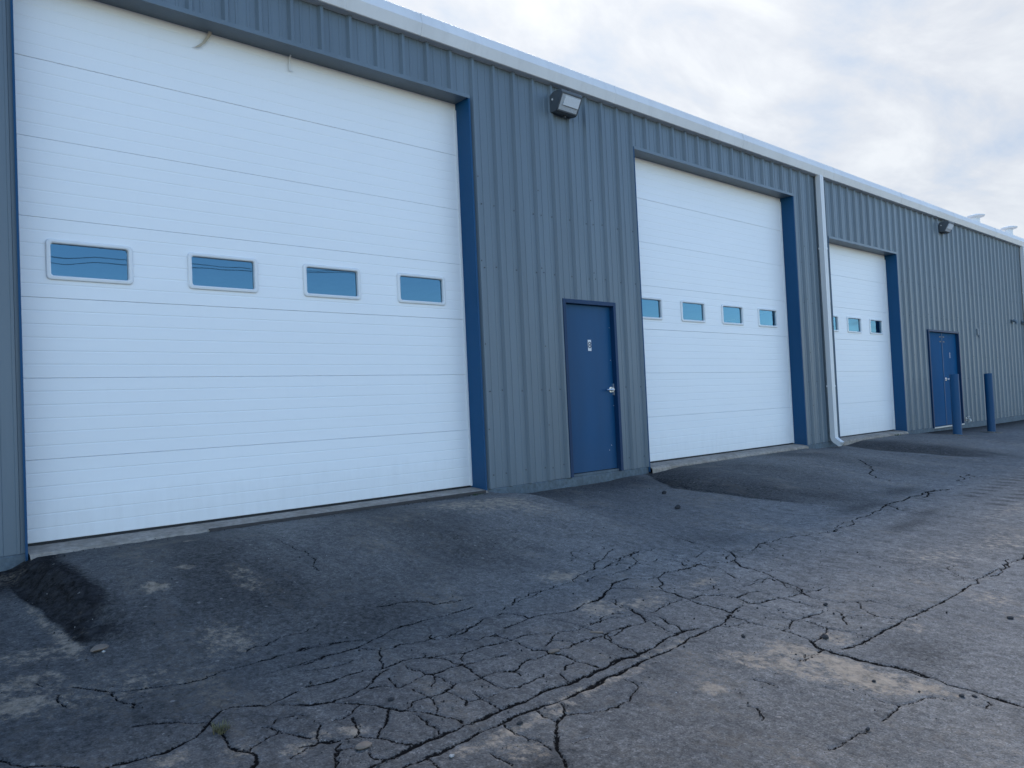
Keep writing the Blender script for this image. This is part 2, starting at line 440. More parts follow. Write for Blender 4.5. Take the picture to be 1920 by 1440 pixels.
# crack lines in the asphalt: relative width, plan points in metres
CRACKS=[
(1,[(0.83,-2.44),(0.89,-2.53),(0.94,-2.61),(1.03,-2.65),(1.13,-2.69),(1.24,-2.72),(1.32,-2.73),(1.44,-2.71),(1.55,-2.71),(1.67,-2.7),(1.8,-2.71),(1.9,-2.73),(2.02,-2.74)]),
(1,[(1.8,-2.7),(1.92,-2.71),(2.02,-2.73),(2.13,-2.79)]),
(0.7,[(0.94,-2.63),(0.94,-2.72),(0.98,-2.79),(1.04,-2.82)]),
(0.7,[(0.98,-2.79),(0.98,-2.85)]),
(0.8,[(1.58,-2.88),(1.69,-2.87),(1.79,-2.88),(1.95,-2.87)]),
(1.1,[(1.72,-2.87),(1.82,-2.86),(1.92,-2.86),(2.03,-2.87),(2.2,-2.81),(2.32,-2.76),(2.46,-2.76),(2.58,-2.74),(2.67,-2.75),(2.81,-2.74),(2.92,-2.74)]),
(0.9,[(2.03,-2.87),(2.1,-2.96),(2.17,-2.99),(2.26,-2.98),(2.41,-3.01),(2.53,-3.03),(2.74,-2.99),(2.91,-2.95),(2.97,-2.94),(3.04,-3.11),(3.18,-3.12)]),
(0.6,[(3.01,-2.89),(3.25,-2.82),(3.41,-2.79),(3.61,-2.78)]),
(0.8,[(2.46,-2.4),(2.59,-2.43),(2.71,-2.48),(2.79,-2.57),(2.89,-2.58),(2.99,-2.6)]),
(1,[(3.86,-3.02),(3.72,-3.09),(3.59,-3.15),(3.49,-3.12),(3.33,-3.18),(3.21,-3.14),(3.1,-3.11),(2.98,-3.12),(2.82,-3.13)]),
(0.8,[(3.7,-3.16),(3.62,-3.27),(3.62,-3.38),(3.59,-3.48)]),
(0.7,[(2.49,-3.04),(2.63,-3.0),(2.74,-3.0)]),
(0.8,[(2.45,-2.96),(2.41,-3.01),(2.51,-3.09),(2.59,-3.18),(2.72,-3.18),(2.73,-3.3),(2.73,-3.46)]),
(1,[(1.63,-3.12),(1.74,-3.15),(1.86,-3.14),(2.0,-3.18),(2.12,-3.16),(2.23,-3.19),(2.33,-3.23),(2.42,-3.28),(2.58,-3.27),(2.72,-3.29),(2.86,-3.3),(2.97,-3.36)]),
(0.7,[(1.68,-2.95),(1.79,-2.99),(1.95,-3.0)]),
(0.7,[(2.11,-2.98),(2.08,-3.05),(2.0,-3.18)]),
(0.9,[(2.02,-3.2),(1.92,-3.24),(1.83,-3.31),(1.74,-3.34),(1.63,-3.34),(1.52,-3.27)]),
(1.1,[(1.52,-3.27),(1.64,-3.35),(1.72,-3.44),(1.78,-3.53),(1.82,-3.61),(1.89,-3.69),(1.94,-3.8),(1.95,-3.87)]),
(0.8,[(1.72,-3.44),(1.65,-3.49),(1.54,-3.5)]),
(0.8,[(1.63,-3.53),(1.6,-3.61),(1.56,-3.67)]),
(1,[(1.79,-3.56),(1.72,-3.65),(1.62,-3.74)]),
(0.9,[(1.82,-3.61),(1.9,-3.57),(2.01,-3.58),(2.07,-3.58),(2.15,-3.55),(2.25,-3.57),(2.38,-3.56),(2.52,-3.59),(2.73,-3.57),(2.89,-3.57),(3.06,-3.56),(3.17,-3.57),(3.41,-3.56)]),
(0.9,[(2.26,-3.14),(2.25,-3.22),(2.3,-3.34),(2.32,-3.41),(2.3,-3.53),(2.29,-3.65),(2.3,-3.74),(2.42,-3.75),(2.56,-3.72)]),
(1,[(2.57,-3.43),(2.43,-3.41),(2.34,-3.4),(2.24,-3.38),(2.15,-3.39),(2.07,-3.38),(1.94,-3.41),(1.91,-3.37),(1.83,-3.33)]),
(0.7,[(2.11,-3.22),(2.12,-3.32),(2.14,-3.4),(2.14,-3.5),(2.15,-3.56)]),
(0.7,[(2.13,-3.42),(2.04,-3.52)]),
(0.7,[(1.97,-3.28),(1.95,-3.36),(1.94,-3.41)]),
(0.6,[(2.42,-3.29),(2.35,-3.38)]),
(0.8,[(2.07,-3.58),(2.09,-3.66),(2.09,-3.72),(2.06,-3.75)]),
(0.7,[(2.09,-3.72),(2.16,-3.74),(2.25,-3.75)]),
(0.7,[(1.98,-3.46),(1.99,-3.58),(1.96,-3.68),(1.91,-3.73)]),
(0.7,[(2.16,-3.67),(2.15,-3.76),(2.15,-3.87)]),
(1.2,[(2.72,-3.47),(2.77,-3.52),(2.75,-3.56),(2.79,-3.62),(2.78,-3.73),(2.81,-3.85)]),
(0.8,[(2.79,-3.48),(2.91,-3.42),(3.03,-3.38),(3.15,-3.42)]),
(0.6,[(2.9,-3.44),(2.96,-3.52),(2.94,-3.57)]),
(0.8,[(2.66,-3.76),(2.77,-3.72)]),
(0.7,[(2.62,-3.77),(2.57,-3.87)]),
(0.7,[(2.45,-3.59),(2.45,-3.68)]),
(0.7,[(3.16,-3.58),(3.11,-3.72),(3.09,-3.82),(3.11,-3.86)]),
(0.6,[(3.12,-3.18),(3.17,-3.33),(3.18,-3.46),(3.19,-3.58)]),
(0.6,[(3.23,-3.41),(3.37,-3.4),(3.56,-3.45)]),
(1.5,[(1.48,-3.91),(1.58,-3.9),(1.68,-3.89),(1.8,-3.89),(1.91,-3.89),(2.03,-3.89),(2.16,-3.88),(2.27,-3.89),(2.42,-3.86),(2.57,-3.88),(2.72,-3.88),(2.85,-3.87),(2.96,-3.84),(3.09,-3.88)]),
(1.3,[(1.57,-3.99),(1.66,-3.99),(1.76,-3.99),(1.89,-3.98),(2.01,-3.97),(2.14,-3.96),(2.27,-3.97),(2.41,-3.98),(2.57,-3.97),(2.72,-3.96),(2.89,-3.95),(3.02,-3.93)]),
(1.4,[(2.68,-3.89),(2.8,-3.87),(2.96,-3.85),(3.1,-3.86),(3.26,-3.85),(3.42,-3.81),(3.55,-3.81),(3.67,-3.84)]),
(1.2,[(2.59,-3.97),(2.74,-3.95),(2.93,-3.94),(3.11,-3.93),(3.31,-3.92),(3.5,-3.89),(3.68,-3.89),(3.87,-3.88),(4.01,-3.83)]),
(1,[(1.39,-3.53),(1.43,-3.57)]),
(0.9,[(1.35,-3.61),(1.43,-3.62),(1.5,-3.66),(1.57,-3.68),(1.62,-3.74),(1.66,-3.83),(1.7,-3.88),(1.8,-3.89)]),
(0.8,[(1.49,-3.68),(1.43,-3.74),(1.39,-3.82)]),
(0.6,[(1.46,-3.73),(1.52,-3.76)]),
(0.7,[(1.54,-3.81),(1.53,-3.88),(1.6,-3.92)]),
(0.8,[(1.84,-3.67),(1.83,-3.78),(1.81,-3.89)]),
(0.7,[(2.07,-3.99),(2.07,-4.1),(2.08,-4.21),(2.07,-4.27)]),
(0.7,[(2.26,-3.98),(2.25,-4.1),(2.32,-4.09),(2.36,-4.05),(2.4,-3.99)]),
(1.2,[(2.32,-4.09),(2.24,-4.12),(2.16,-4.2),(2.09,-4.27),(2.06,-4.34),(2.03,-4.38)]),
(0.7,[(2.32,-4.09),(2.39,-4.13),(2.47,-4.16),(2.55,-4.19),(2.71,-4.14),(2.8,-4.08),(2.8,-4.0)]),
(0.6,[(2.17,-4.28),(2.26,-4.29)]),
(0.7,[(1.88,-4.12),(1.88,-4.2),(1.88,-4.25)]),
(0.8,[(1.67,-4.0),(1.67,-4.08)]),
(1,[(0.47,-2.97),(0.5,-3.04),(0.54,-3.09),(0.63,-3.16),(0.68,-3.22)]),
(1.2,[(0.75,-3.28),(0.82,-3.29),(0.89,-3.3),(0.96,-3.31),(1.01,-3.29),(1.08,-3.27),(1.11,-3.24),(1.17,-3.18)]),
(1,[(0.92,-3.01),(0.99,-3.04),(1.09,-3.11),(1.12,-3.15),(1.17,-3.17),(1.24,-3.11),(1.29,-3.11),(1.36,-3.15),(1.41,-3.19),(1.48,-3.17),(1.59,-3.14)]),
(0.8,[(1.62,-3.13),(1.69,-3.14),(1.8,-3.14)]),
(0.9,[(1.46,-3.21),(1.52,-3.27),(1.59,-3.32),(1.68,-3.34)]),
(1.2,[(1.17,-3.2),(1.17,-3.31),(1.15,-3.43),(1.17,-3.49),(1.2,-3.54),(1.18,-3.61),(1.15,-3.63)]),
(0.9,[(1.2,-3.5),(1.24,-3.48),(1.33,-3.45),(1.35,-3.42),(1.31,-3.35)]),
(0.8,[(1.35,-3.42),(1.38,-3.49),(1.42,-3.57)]),
(0.8,[(1.36,-3.36),(1.39,-3.33),(1.47,-3.35),(1.49,-3.4)]),
(0.8,[(1.29,-3.66),(1.37,-3.63),(1.43,-3.62),(1.5,-3.66)]),
(0.7,[(1.5,-3.5),(1.43,-3.62)]),
(0.9,[(1.38,-3.83),(1.42,-3.76),(1.47,-3.72)]),
(0.6,[(0.76,-2.5),(0.75,-2.59),(0.76,-2.65)]),
(0.6,[(0.7,-2.24),(0.73,-2.35)]),
(1.2,[(4.13,-2.95),(3.95,-2.96),(3.84,-3.03),(3.7,-3.1),(3.5,-3.14)]),
(0.9,[(3.86,-3.02),(3.99,-3.14),(4.06,-3.22),(4.09,-3.29),(4.07,-3.47)]),
(1.1,[(4.1,-3.49),(4.2,-3.5),(4.3,-3.58),(4.32,-3.66),(4.28,-3.78),(4.35,-3.83),(4.51,-3.86),(4.74,-3.9)]),
(1.3,[(4.09,-3.29),(4.07,-3.44),(4.06,-3.5),(4.04,-3.62),(4.05,-3.74),(4.03,-3.82)]),
(0.8,[(4.29,-3.08),(4.16,-3.19),(4.11,-3.27)]),
(0.9,[(4.13,-2.95),(4.31,-3.07),(4.45,-3.02),(4.62,-3.06),(4.84,-3.05),(4.81,-3.19),(4.7,-3.42),(4.72,-3.55),(4.88,-3.57),(4.85,-3.71),(4.77,-3.78),(4.74,-3.9),(4.7,-4.06),(4.74,-4.15),(4.85,-4.22)]),
(0.7,[(4.84,-3.05),(4.98,-3.11),(5.07,-3.17)]),
(0.8,[(4.78,-2.85),(4.69,-3.03)]),
(0.8,[(5.23,-3.05),(5.04,-3.26),(4.99,-3.37),(4.99,-3.47),(5.09,-3.5)]),
(0.9,[(4.04,-2.64),(4.23,-2.65),(4.42,-2.62),(4.64,-2.56)]),
(0.8,[(3.85,-2.82),(4.08,-2.79),(4.35,-2.78),(4.52,-2.76),(4.71,-2.76)]),
(0.6,[(4.6,-2.59),(4.46,-2.75)]),
(1,[(4.03,-3.82),(4.14,-3.79),(4.22,-3.79)]),
(0.9,[(3.97,-3.86),(3.97,-3.97),(3.99,-4.07),(3.99,-4.17),(3.99,-4.26),(3.97,-4.35)]),
(0.7,[(3.98,-3.85),(4.01,-3.91)]),
(0.7,[(3.96,-3.97),(3.87,-3.96),(3.79,-3.92)]),
(0.9,[(3.59,-3.44),(3.59,-3.5),(3.63,-3.63),(3.59,-3.76),(3.55,-3.81)]),
(0.7,[(3.64,-3.22),(3.64,-3.31),(3.59,-3.44),(3.52,-3.58),(3.35,-3.57),(3.18,-3.59),(3.02,-3.58)]),
(0.7,[(3.22,-3.39),(3.38,-3.36),(3.58,-3.43)]),
(0.7,[(3.67,-3.5),(3.83,-3.47),(4.03,-3.47)]),
(0.7,[(3.17,-3.6),(3.11,-3.72),(3.1,-3.85)]),
(0.7,[(3.57,-3.51),(3.52,-3.66),(3.49,-3.76),(3.49,-3.83)]),
(1,[(4.32,-3.67),(4.47,-3.66),(4.55,-3.69),(4.54,-3.78),(4.52,-3.86),(4.52,-3.97),(4.53,-4.12)]),
(0.7,[(4.11,-3.27),(4.23,-3.33),(4.29,-3.45),(4.38,-3.47),(4.51,-3.43)]),
(0.7,[(4.48,-3.56),(4.66,-3.58),(4.82,-3.58)]),
(1,[(4.29,-3.8),(4.3,-3.9)]),
(1,[(4.21,-3.96),(4.2,-4.05),(4.2,-4.12),(4.26,-4.14),(4.38,-4.15),(4.49,-4.17)]),
(0.9,[(4.19,-4.12),(4.09,-4.16),(3.99,-4.17)]),
(0.7,[(4.3,-3.97),(4.3,-4.11),(4.35,-4.2)]),
(1,[(3.96,-4.36),(4.13,-4.34),(4.23,-4.31),(4.24,-4.24),(4.25,-4.16)]),
(0.8,[(4.22,-4.32),(4.24,-4.39),(4.27,-4.46)]),
(1.2,[(4.26,-4.5),(4.28,-4.54)]),
(0.8,[(4.57,-4.2),(4.49,-4.29),(4.36,-4.36)]),
(0.8,[(4.5,-4.28),(4.59,-4.36),(4.64,-4.42),(4.69,-4.5),(4.72,-4.55)]),
(0.9,[(4.83,-4.21),(4.72,-4.28),(4.67,-4.35),(4.64,-4.42)]),
(0.9,[(4.85,-4.22),(4.92,-4.26),(4.91,-4.37),(4.93,-4.45),(4.92,-4.54)]),
(0.8,[(4.74,-3.9),(4.87,-3.94),(5.0,-3.97),(4.99,-4.04)]),
(0.6,[(5.0,-3.78),(5.01,-3.92)]),
(0.7,[(4.61,-4.5),(4.63,-4.55)]),
(1.2,[(3.98,-4.51),(4.06,-4.53),(4.2,-4.54),(4.4,-4.54),(4.59,-4.55),(4.8,-4.55),(4.99,-4.57)]),
(1,[(6.14,-4.55),(6.4,-4.56),(6.7,-4.56),(7.05,-4.55)]),
(0.9,[(5.87,-4.58),(6.16,-4.58),(6.58,-4.56),(6.96,-4.57)]),
(1.5,[(3.96,-4.35),(3.91,-4.41),(3.9,-4.51),(3.9,-4.61),(3.91,-4.67),(3.93,-4.75),(3.94,-4.82),(3.93,-4.88),(3.93,-4.95)]),
(1.5,[(3.96,-4.35),(3.9,-4.41),(3.9,-4.49),(3.9,-4.59),(3.91,-4.64),(3.91,-4.72),(3.96,-4.79),(3.96,-4.87),(3.94,-4.96),(3.92,-5.04),(3.93,-5.13),(3.92,-5.21),(3.92,-5.28),(3.92,-5.35)]),
(0.8,[(3.84,-4.45),(3.91,-4.46)]),
(0.6,[(3.76,-4.46),(3.64,-4.45)]),
(0.6,[(3.82,-4.46),(3.65,-4.44),(3.65,-4.34)]),
(0.6,[(2.99,-4.55),(3.01,-4.59),(2.97,-4.62),(2.95,-4.65),(2.91,-4.66)]),
(0.6,[(3.49,-4.87),(3.5,-4.93),(3.51,-4.98),(3.4,-4.99),(3.3,-4.99)]),
(0.6,[(3.51,-4.98),(3.64,-5.02),(3.7,-5.04),(3.75,-5.11)]),
(0.6,[(3.2,-4.98),(3.14,-4.99),(3.07,-4.97),(2.95,-4.97),(2.89,-4.96)]),
(0.5,[(3.27,-4.41),(3.28,-4.52)]),
(0.5,[(3.44,-4.67),(3.46,-4.74)]),
(0.6,[(3.78,-5.17),(3.77,-5.24),(3.83,-5.25),(3.85,-5.22)]),
(1.1,[(5.67,-0.47),(5.58,-0.87),(5.45,-1.36),(5.42,-1.78),(5.47,-2.11),(5.39,-2.4),(5.34,-2.7),(5.31,-2.92),(5.34,-2.99),(5.48,-3.1),(5.63,-3.24)]),
(1.2,[(5.31,-3.01),(5.12,-3.16),(4.99,-3.34),(4.99,-3.47),(4.89,-3.65),(4.86,-3.74),(4.72,-3.93)]),
(1.1,[(5.48,-3.1),(5.79,-3.01),(6.01,-3.03),(6.33,-3.11),(6.64,-3.19),(7.13,-3.17),(7.47,-3.06),(8.05,-3.03),(8.4,-2.94)]),
(0.6,[(6.66,-3.21),(7.16,-3.05),(7.2,-3.16)]),
(0.6,[(5.79,-3.01),(5.64,-3.24)]),
(0.9,[(7.61,-0.92),(7.59,-1.37),(7.67,-1.8),(7.71,-2.1),(7.72,-2.39),(7.89,-2.72)]),
(1,[(8.4,-2.94),(8.21,-3.15),(8.14,-3.35)]),
(0.9,[(8.4,-2.94),(8.92,-2.96),(9.34,-2.97),(9.78,-2.99),(9.99,-3.03)]),
(0.9,[(10.75,-2.87),(11.08,-2.86),(11.52,-2.77),(11.59,-2.67)]),
(0.8,[(11.4,-2.82),(11.31,-3.04),(11.41,-3.26)]),
(0.7,[(9.15,-3.04),(9.73,-2.95),(10.04,-3.07)]),
(0.5,[(5.99,-3.57),(5.99,-3.78),(5.96,-4.0),(5.99,-4.22),(5.95,-4.41),(5.9,-4.49)]),
(0.6,[(5.99,-3.78),(6.09,-3.96),(6.05,-4.12)]),
(0.6,[(6.08,-4.33),(6.3,-4.33),(6.34,-4.46)]),
(0.6,[(6.04,-4.34),(5.96,-4.45),(6.01,-4.54)]),
(0.6,[(4.09,-2.41),(4.28,-2.26),(4.46,-2.26),(4.56,-2.23)]),
(0.7,[(4.1,-2.65),(4.25,-2.54),(4.35,-2.52),(4.53,-2.58),(4.74,-2.54),(4.96,-2.55)]),
(0.6,[(4.35,-2.52),(4.66,-2.36)]),
(0.7,[(3.78,-2.77),(4.1,-2.64),(4.38,-2.65),(4.43,-2.74)]),
(0.6,[(4.64,-2.56),(4.79,-2.53)]),
(0.6,[(4.89,-2.76),(4.81,-3.05)]),
(0.7,[(4.41,-2.99),(4.48,-3.06),(4.81,-3.05),(4.81,-3.19)]),
(0.7,[(3.14,-2.85),(3.32,-2.8),(3.66,-2.75),(3.79,-2.77)]),
(0.5,[(4.96,-2.93),(5.2,-2.86),(5.35,-3.04)]),
(0.7,[(2.45,-2.4),(2.6,-2.43),(2.75,-2.5),(2.8,-2.57),(2.93,-2.59)]),
(0.6,[(2.54,-0.88),(2.54,-1.13),(2.56,-1.42),(2.48,-1.65)]),
(0.6,[(1.59,-2.55),(1.66,-2.51),(1.82,-2.48),(2.06,-2.44)]),
(0.5,[(11.37,-1.35),(10.7,-1.83),(10.05,-2.33)]),
(1,[(4.95,-4.57),(5.26,-4.57),(5.54,-4.57),(5.9,-4.58)]),
]


def axis(parts):
    out = []
    for a, b, st in parts:
        n = max(1, int(round((b-a)/st)))
        out.append(np.linspace(a, b, n, endpoint=False))
    out.append(np.array([parts[-1][1]]))
    return np.concatenate(out)

XS = axis([(-150, -20, 26), (-20, -2, 2.0), (-2, 0.2, 0.1), (0.2, 4.6, 0.0085), (4.6, 8.2, 0.013), (8.2, 13.5, 0.026), (13.5, 27, 0.06), (27, 60, 3), (60, 200, 28)])
YS = axis([(-150, -30, 20), (-30, -9, 1.5), (-9, -6.0, 0.1), (-6.0, -2.4, 0.0085), (-2.4, 0.12, 0.013), (0.12, 6, 0.6), (6, 60, 6), (60, 150, 30)])

def make_ground():
    nx, ny = len(XS), len(YS)
    X, Y = np.meshgrid(XS, YS, indexing='ij')
    Z = ground_height(X, Y)
    FAR = 9.0
    cdist = np.full_like(X, FAR)                # distance to the nearest crack in units of its half width
    rr = random.Random(3)
    def jitter(pts, amp):
        pts = [np.array(p, float) for p in pts]
        while True:
            out, split = [], False
            for a, b in zip(pts[:-1], pts[1:]):
                out.append(a)
                L = np.hypot(*(b-a))
                if L > 0.025:
                    split = True
                    t = (b-a)/L
                    nrm = np.array([-t[1], t[0]])
                    out.append((a+b)/2 + nrm*rr.gauss(0, 1)*L*amp)
            out.append(pts[-1])
            pts = out
            if not split:
                return pts
    for w, pts in CRACKS:
        pts = jitter(pts, 0.055 if w >= 1 else 0.10)
        ph = rr.random()*50
        s = 0.0
        for a, b in zip(pts[:-1], pts[1:]):
            L = np.hypot(*(b-a))
            m = max(1, int(L/0.006))
            for q in range(m):
                c = a+(b-a)*(q/m)
                s += L/m
                ww = 0.0040*w*(0.55+0.9*(0.5+0.5*math.sin(s*9+ph)*math.sin(s*23+2*ph)))
                i0 = np.searchsorted(XS, c[0])
                gx = XS[min(i0+1, nx-1)]-XS[i0]
                ww = max(ww, 0.0032, 0.26*gx)
                rad = max(4.5*ww, 1.5*gx)
                ia, ib = np.searchsorted(XS, c[0]-rad), np.searchsorted(XS, c[0]+rad)
                ja, jb = np.searchsorted(YS, c[1]-rad), np.searchsorted(YS, c[1]+rad)
                if ia >= ib or ja >= jb:
                    continue
                d2 = (XS[ia:ib, None]-c[0])**2 + (YS[None, ja:jb]-c[1])**2
                e = np.sqrt(d2)/ww
                sub = cdist[ia:ib, ja:jb]
                np.minimum(sub, e, out=sub)
    crack = np.clip(1-cdist/5.0, 0, 1)
    gro = np.exp(-(cdist/1.8)**2)*(0.6+0.8*fbm(X, Y, 30, 21, 2))
    fine = (fbm(X, Y, 28, 2, 2)-0.5)*0.0045 + (fbm(X, Y, 6, 4, 3)-0.5)*0.008
    near = (X > 0) & (X < 14) & (Y > -6.2) & (Y < 0.1)
    d = -Y
    wob = fbm(X, Y, 2.2, 5, 4)-0.5
    dl, dr, lw, rw, hh = shoulders(0, X, d, wob)
    edge = np.exp(-((dl-0.11)/0.10)**2)*sstep(0.0, 0.2, d)*(1-sstep(1.6, 2.2, d))
    rubble = edge*((fbm(X, Y, 13, 51, 3)-0.5)*0.055)
    Z = Z + np.where(near, fine+rubble, 0) - 0.010*gro
    # tone laid on the asphalt: tan dust, black broken asphalt and broader darkening, smoother patches
    dust = np.zeros_like(X)
    for x, y, sx, sy, a in DUST:
        dust += a*np.exp(-((X-x)/sx)**2-((Y-y)/sy)**2)
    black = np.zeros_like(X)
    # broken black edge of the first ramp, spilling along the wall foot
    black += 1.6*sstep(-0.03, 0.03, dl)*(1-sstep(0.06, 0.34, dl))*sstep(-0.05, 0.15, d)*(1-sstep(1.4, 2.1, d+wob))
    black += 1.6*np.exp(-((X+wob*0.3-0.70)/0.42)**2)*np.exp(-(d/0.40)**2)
    # left shoulders of the second and third ramps, darkest at the foot
    for i, far in ((1, 2.9), (2, 2.6)):
        el, er, lw, rw, hh = shoulders(i, X, d, wob)
        black += 0.62*sstep(-0.03, 0.04, el)*(1-sstep(0.15, 1.70, el+wob*0.5))*(1-sstep(far-0.9, far+0.3, d+wob))
    black += 0.5*sstep(5.42, 5.6, X)*(1-sstep(7.6, 8.0, X))*np.exp(-(d/0.75)**2)
    black += 0.9*sstep(17.2, 17.8, X)*(1-sstep(24.5, 26, X))*np.exp(-(d/0.6)**2)
    # sooty wheel tracks out of the first and second doors
    for cx, wd in ((2.05, 0.5), (3.75, 0.45)):
        black += 0.35*np.exp(-((X-cx+0.05*d)/wd)**2)*(1-sstep(1.6, 2.8, d))
    for cx, wd in ((9.3, 0.5), (11.2, 0.5)):
        black += 0.30*np.exp(-((X-cx)/wd)**2)*(1-sstep(1.5, 3.2, d))
    # broad darkening in front of the first door and towards the wall, then dark stains
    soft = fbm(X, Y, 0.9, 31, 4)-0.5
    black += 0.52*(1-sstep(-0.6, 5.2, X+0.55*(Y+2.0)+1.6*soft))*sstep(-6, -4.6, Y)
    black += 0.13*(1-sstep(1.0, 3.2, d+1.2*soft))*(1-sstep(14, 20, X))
    for x, y, sx, sy, a in OIL:
        black += a*np.exp(-((X-x)/sx)**2-((Y-y)/sy)**2)
    patch = sstep(3.93, 3.97, X+wob*0.03)*(1-sstep(-4.60, -4.56, Y+wob*0.03))
    patch2 = sstep(5.43, 5.52, X)*(1-sstep(7.5, 7.9, X+wob*0.4))*sstep(-3.1, -3.0, Y+wob*0.2)
    patch = np.clip(patch+0.5*patch2, 0, 1)
    # tyre tread print in the dust at the far right
    for y0, xa, xb in ((-3.36, 9.4, 12.5), (-3.72, 9.0, 12.5)):
        tr = np.exp(-((Y-y0-0.03*(X-10))/0.12)**2)*sstep(xa, xa+0.3, X)*(1-sstep(xb-0.3, xb, X))
        black += 0.5*tr*(np.sin(X*21+7*(Y-y0)) > 0.25)
    nv = nx*ny
    me = D.meshes.new('ground')
    me.vertices.add(nv)
    co = np.stack([X, Y, Z], -1).reshape(-1, 3).astype(np.float32)
    me.vertices.foreach_set('co', co.ravel())
    ii, jj = np.meshgrid(np.arange(nx-1), np.arange(ny-1), indexing='ij')
    a = (ii*ny+jj).ravel()
    quads = np.stack([a, a+ny, a+ny+1, a+1], -1).astype(np.int32)
    nq = len(quads)
    me.loops.add(nq*4)
    me.loops.foreach_set('vertex_index', quads.ravel())
    me.polygons.add(nq)
    me.polygons.foreach_set('loop_start', np.arange(0, nq*4, 4, dtype=np.int32))
    me.polygons.foreach_set('use_smooth', np.ones(nq, dtype=bool))
    me.update(calc_edges=True)
    at = me.attributes.new('ground_tint', 'FLOAT_COLOR', 'POINT')
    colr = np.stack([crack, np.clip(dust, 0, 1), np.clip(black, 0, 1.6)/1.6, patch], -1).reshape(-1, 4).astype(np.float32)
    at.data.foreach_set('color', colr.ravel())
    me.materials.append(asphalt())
    o = D.objects.new('ground', me)
    COL.objects.link(o)
    o['kind'] = 'structure'
    return o

# dust stains: x, y, half-widths, strength;  dark stains likewise
DUST = [(1.49, -1.44, 0.07, 0.07, 1.3), (1.75, -1.19, 0.06, 0.05, .9), (2.04, -0.46, 0.06, 0.06, .8), (2.01, -1.59, 0.10, 0.30, .5),
        (3.80, -2.62, 0.16, 0.12, 1.0), (4.62, -0.76, 0.35, 0.30, .65), (4.95, -1.0, 0.22, 0.35, .6), (4.35, -0.55, 0.3, 0.3, .4),
        (3.77, -4.33, 0.10, 0.14, .8), (3.77, -4.56, 0.09, 0.17, 1.0), (3.68, -4.78, 0.12, 0.16, 1.3), (3.80, -5.0, 0.07, 0.12, .9),
        (3.03, -4.34, 0.07, 0.08, 1.0), (3.54, -4.45, 0.10, 0.18, .8), (3.45, -4.25, 0.10, 0.15, .6), (3.48, -3.24, 0.14, 0.12, .9),
        (3.80, -3.36, 0.16, 0.10, .7), (4.46, -3.34, 0.14, 0.06, .9), (1.59, -2.33, 0.15, 0.20, .6), (0.94, -3.38, 0.08, 0.06, .7),
        (0.66, -2.24, 0.14, 0.10, .8), (0.58, -2.5, 0.14, 0.10, .9), (0.77, -1.88, 0.2, 0.14, .5), (0.915, -1.25, 0.025, 0.4, .7), (0.94, -1.85, 0.04, 0.25, .8),
        (1.99, -4.2, 0.12, 0.10, .5), (4.1, -4.42, 0.10, 0.08, .9), (1.58, -3.62, 0.05, 0.05, 1.2), (1.45, -3.58, 0.05, 0.05, .6), (1.33, -3.62, 0.06, 0.05, .7), (1.15, -3.5, 0.05, 0.06, .9),
        (2.7, -3.98, 0.35, 0.035, .8), (2.1, -4.05, 0.4, 0.04, .7), (3.3, -3.9, 0.3, 0.03, .6), (6.4, -4.1, 0.5, 0.3, .35), (7.5, -4.3, 0.6, 0.2, .4),
        (4.6, -4.62, 0.10, 0.10, .5), (5.3, -5.05, 0.08, 0.15, .6), (5.55, -4.75, 0.2, 0.12, .5), (9.0, -3.9, 1.0, 0.15, .35), (10.2, -1.6, 0.08, 0.7, .4), (1.0, -2.6, 0.5, 0.3, .3)]
OIL = [(4.24, -4.81, 0.2, 0.2, .35), (7.46, -3.51, 0.45, 0.10, .55), (5.64, -2.70, 0.22, 0.22, .35), (8.3, -3.4, 0.3, 0.08, .5), (1.99, -4.32, 0.1, 0.1, .3),
       (9.4, -2.7, 0.4, 0.15, .45), (7.9, -2.85, 0.4, 0.12, .5), (2.9, -2.1, 0.6, 0.5, .2), (1.1, -2.9, 0.5, 0.35, .15), (2.3, -2.6, 0.4, 0.25, .25)]

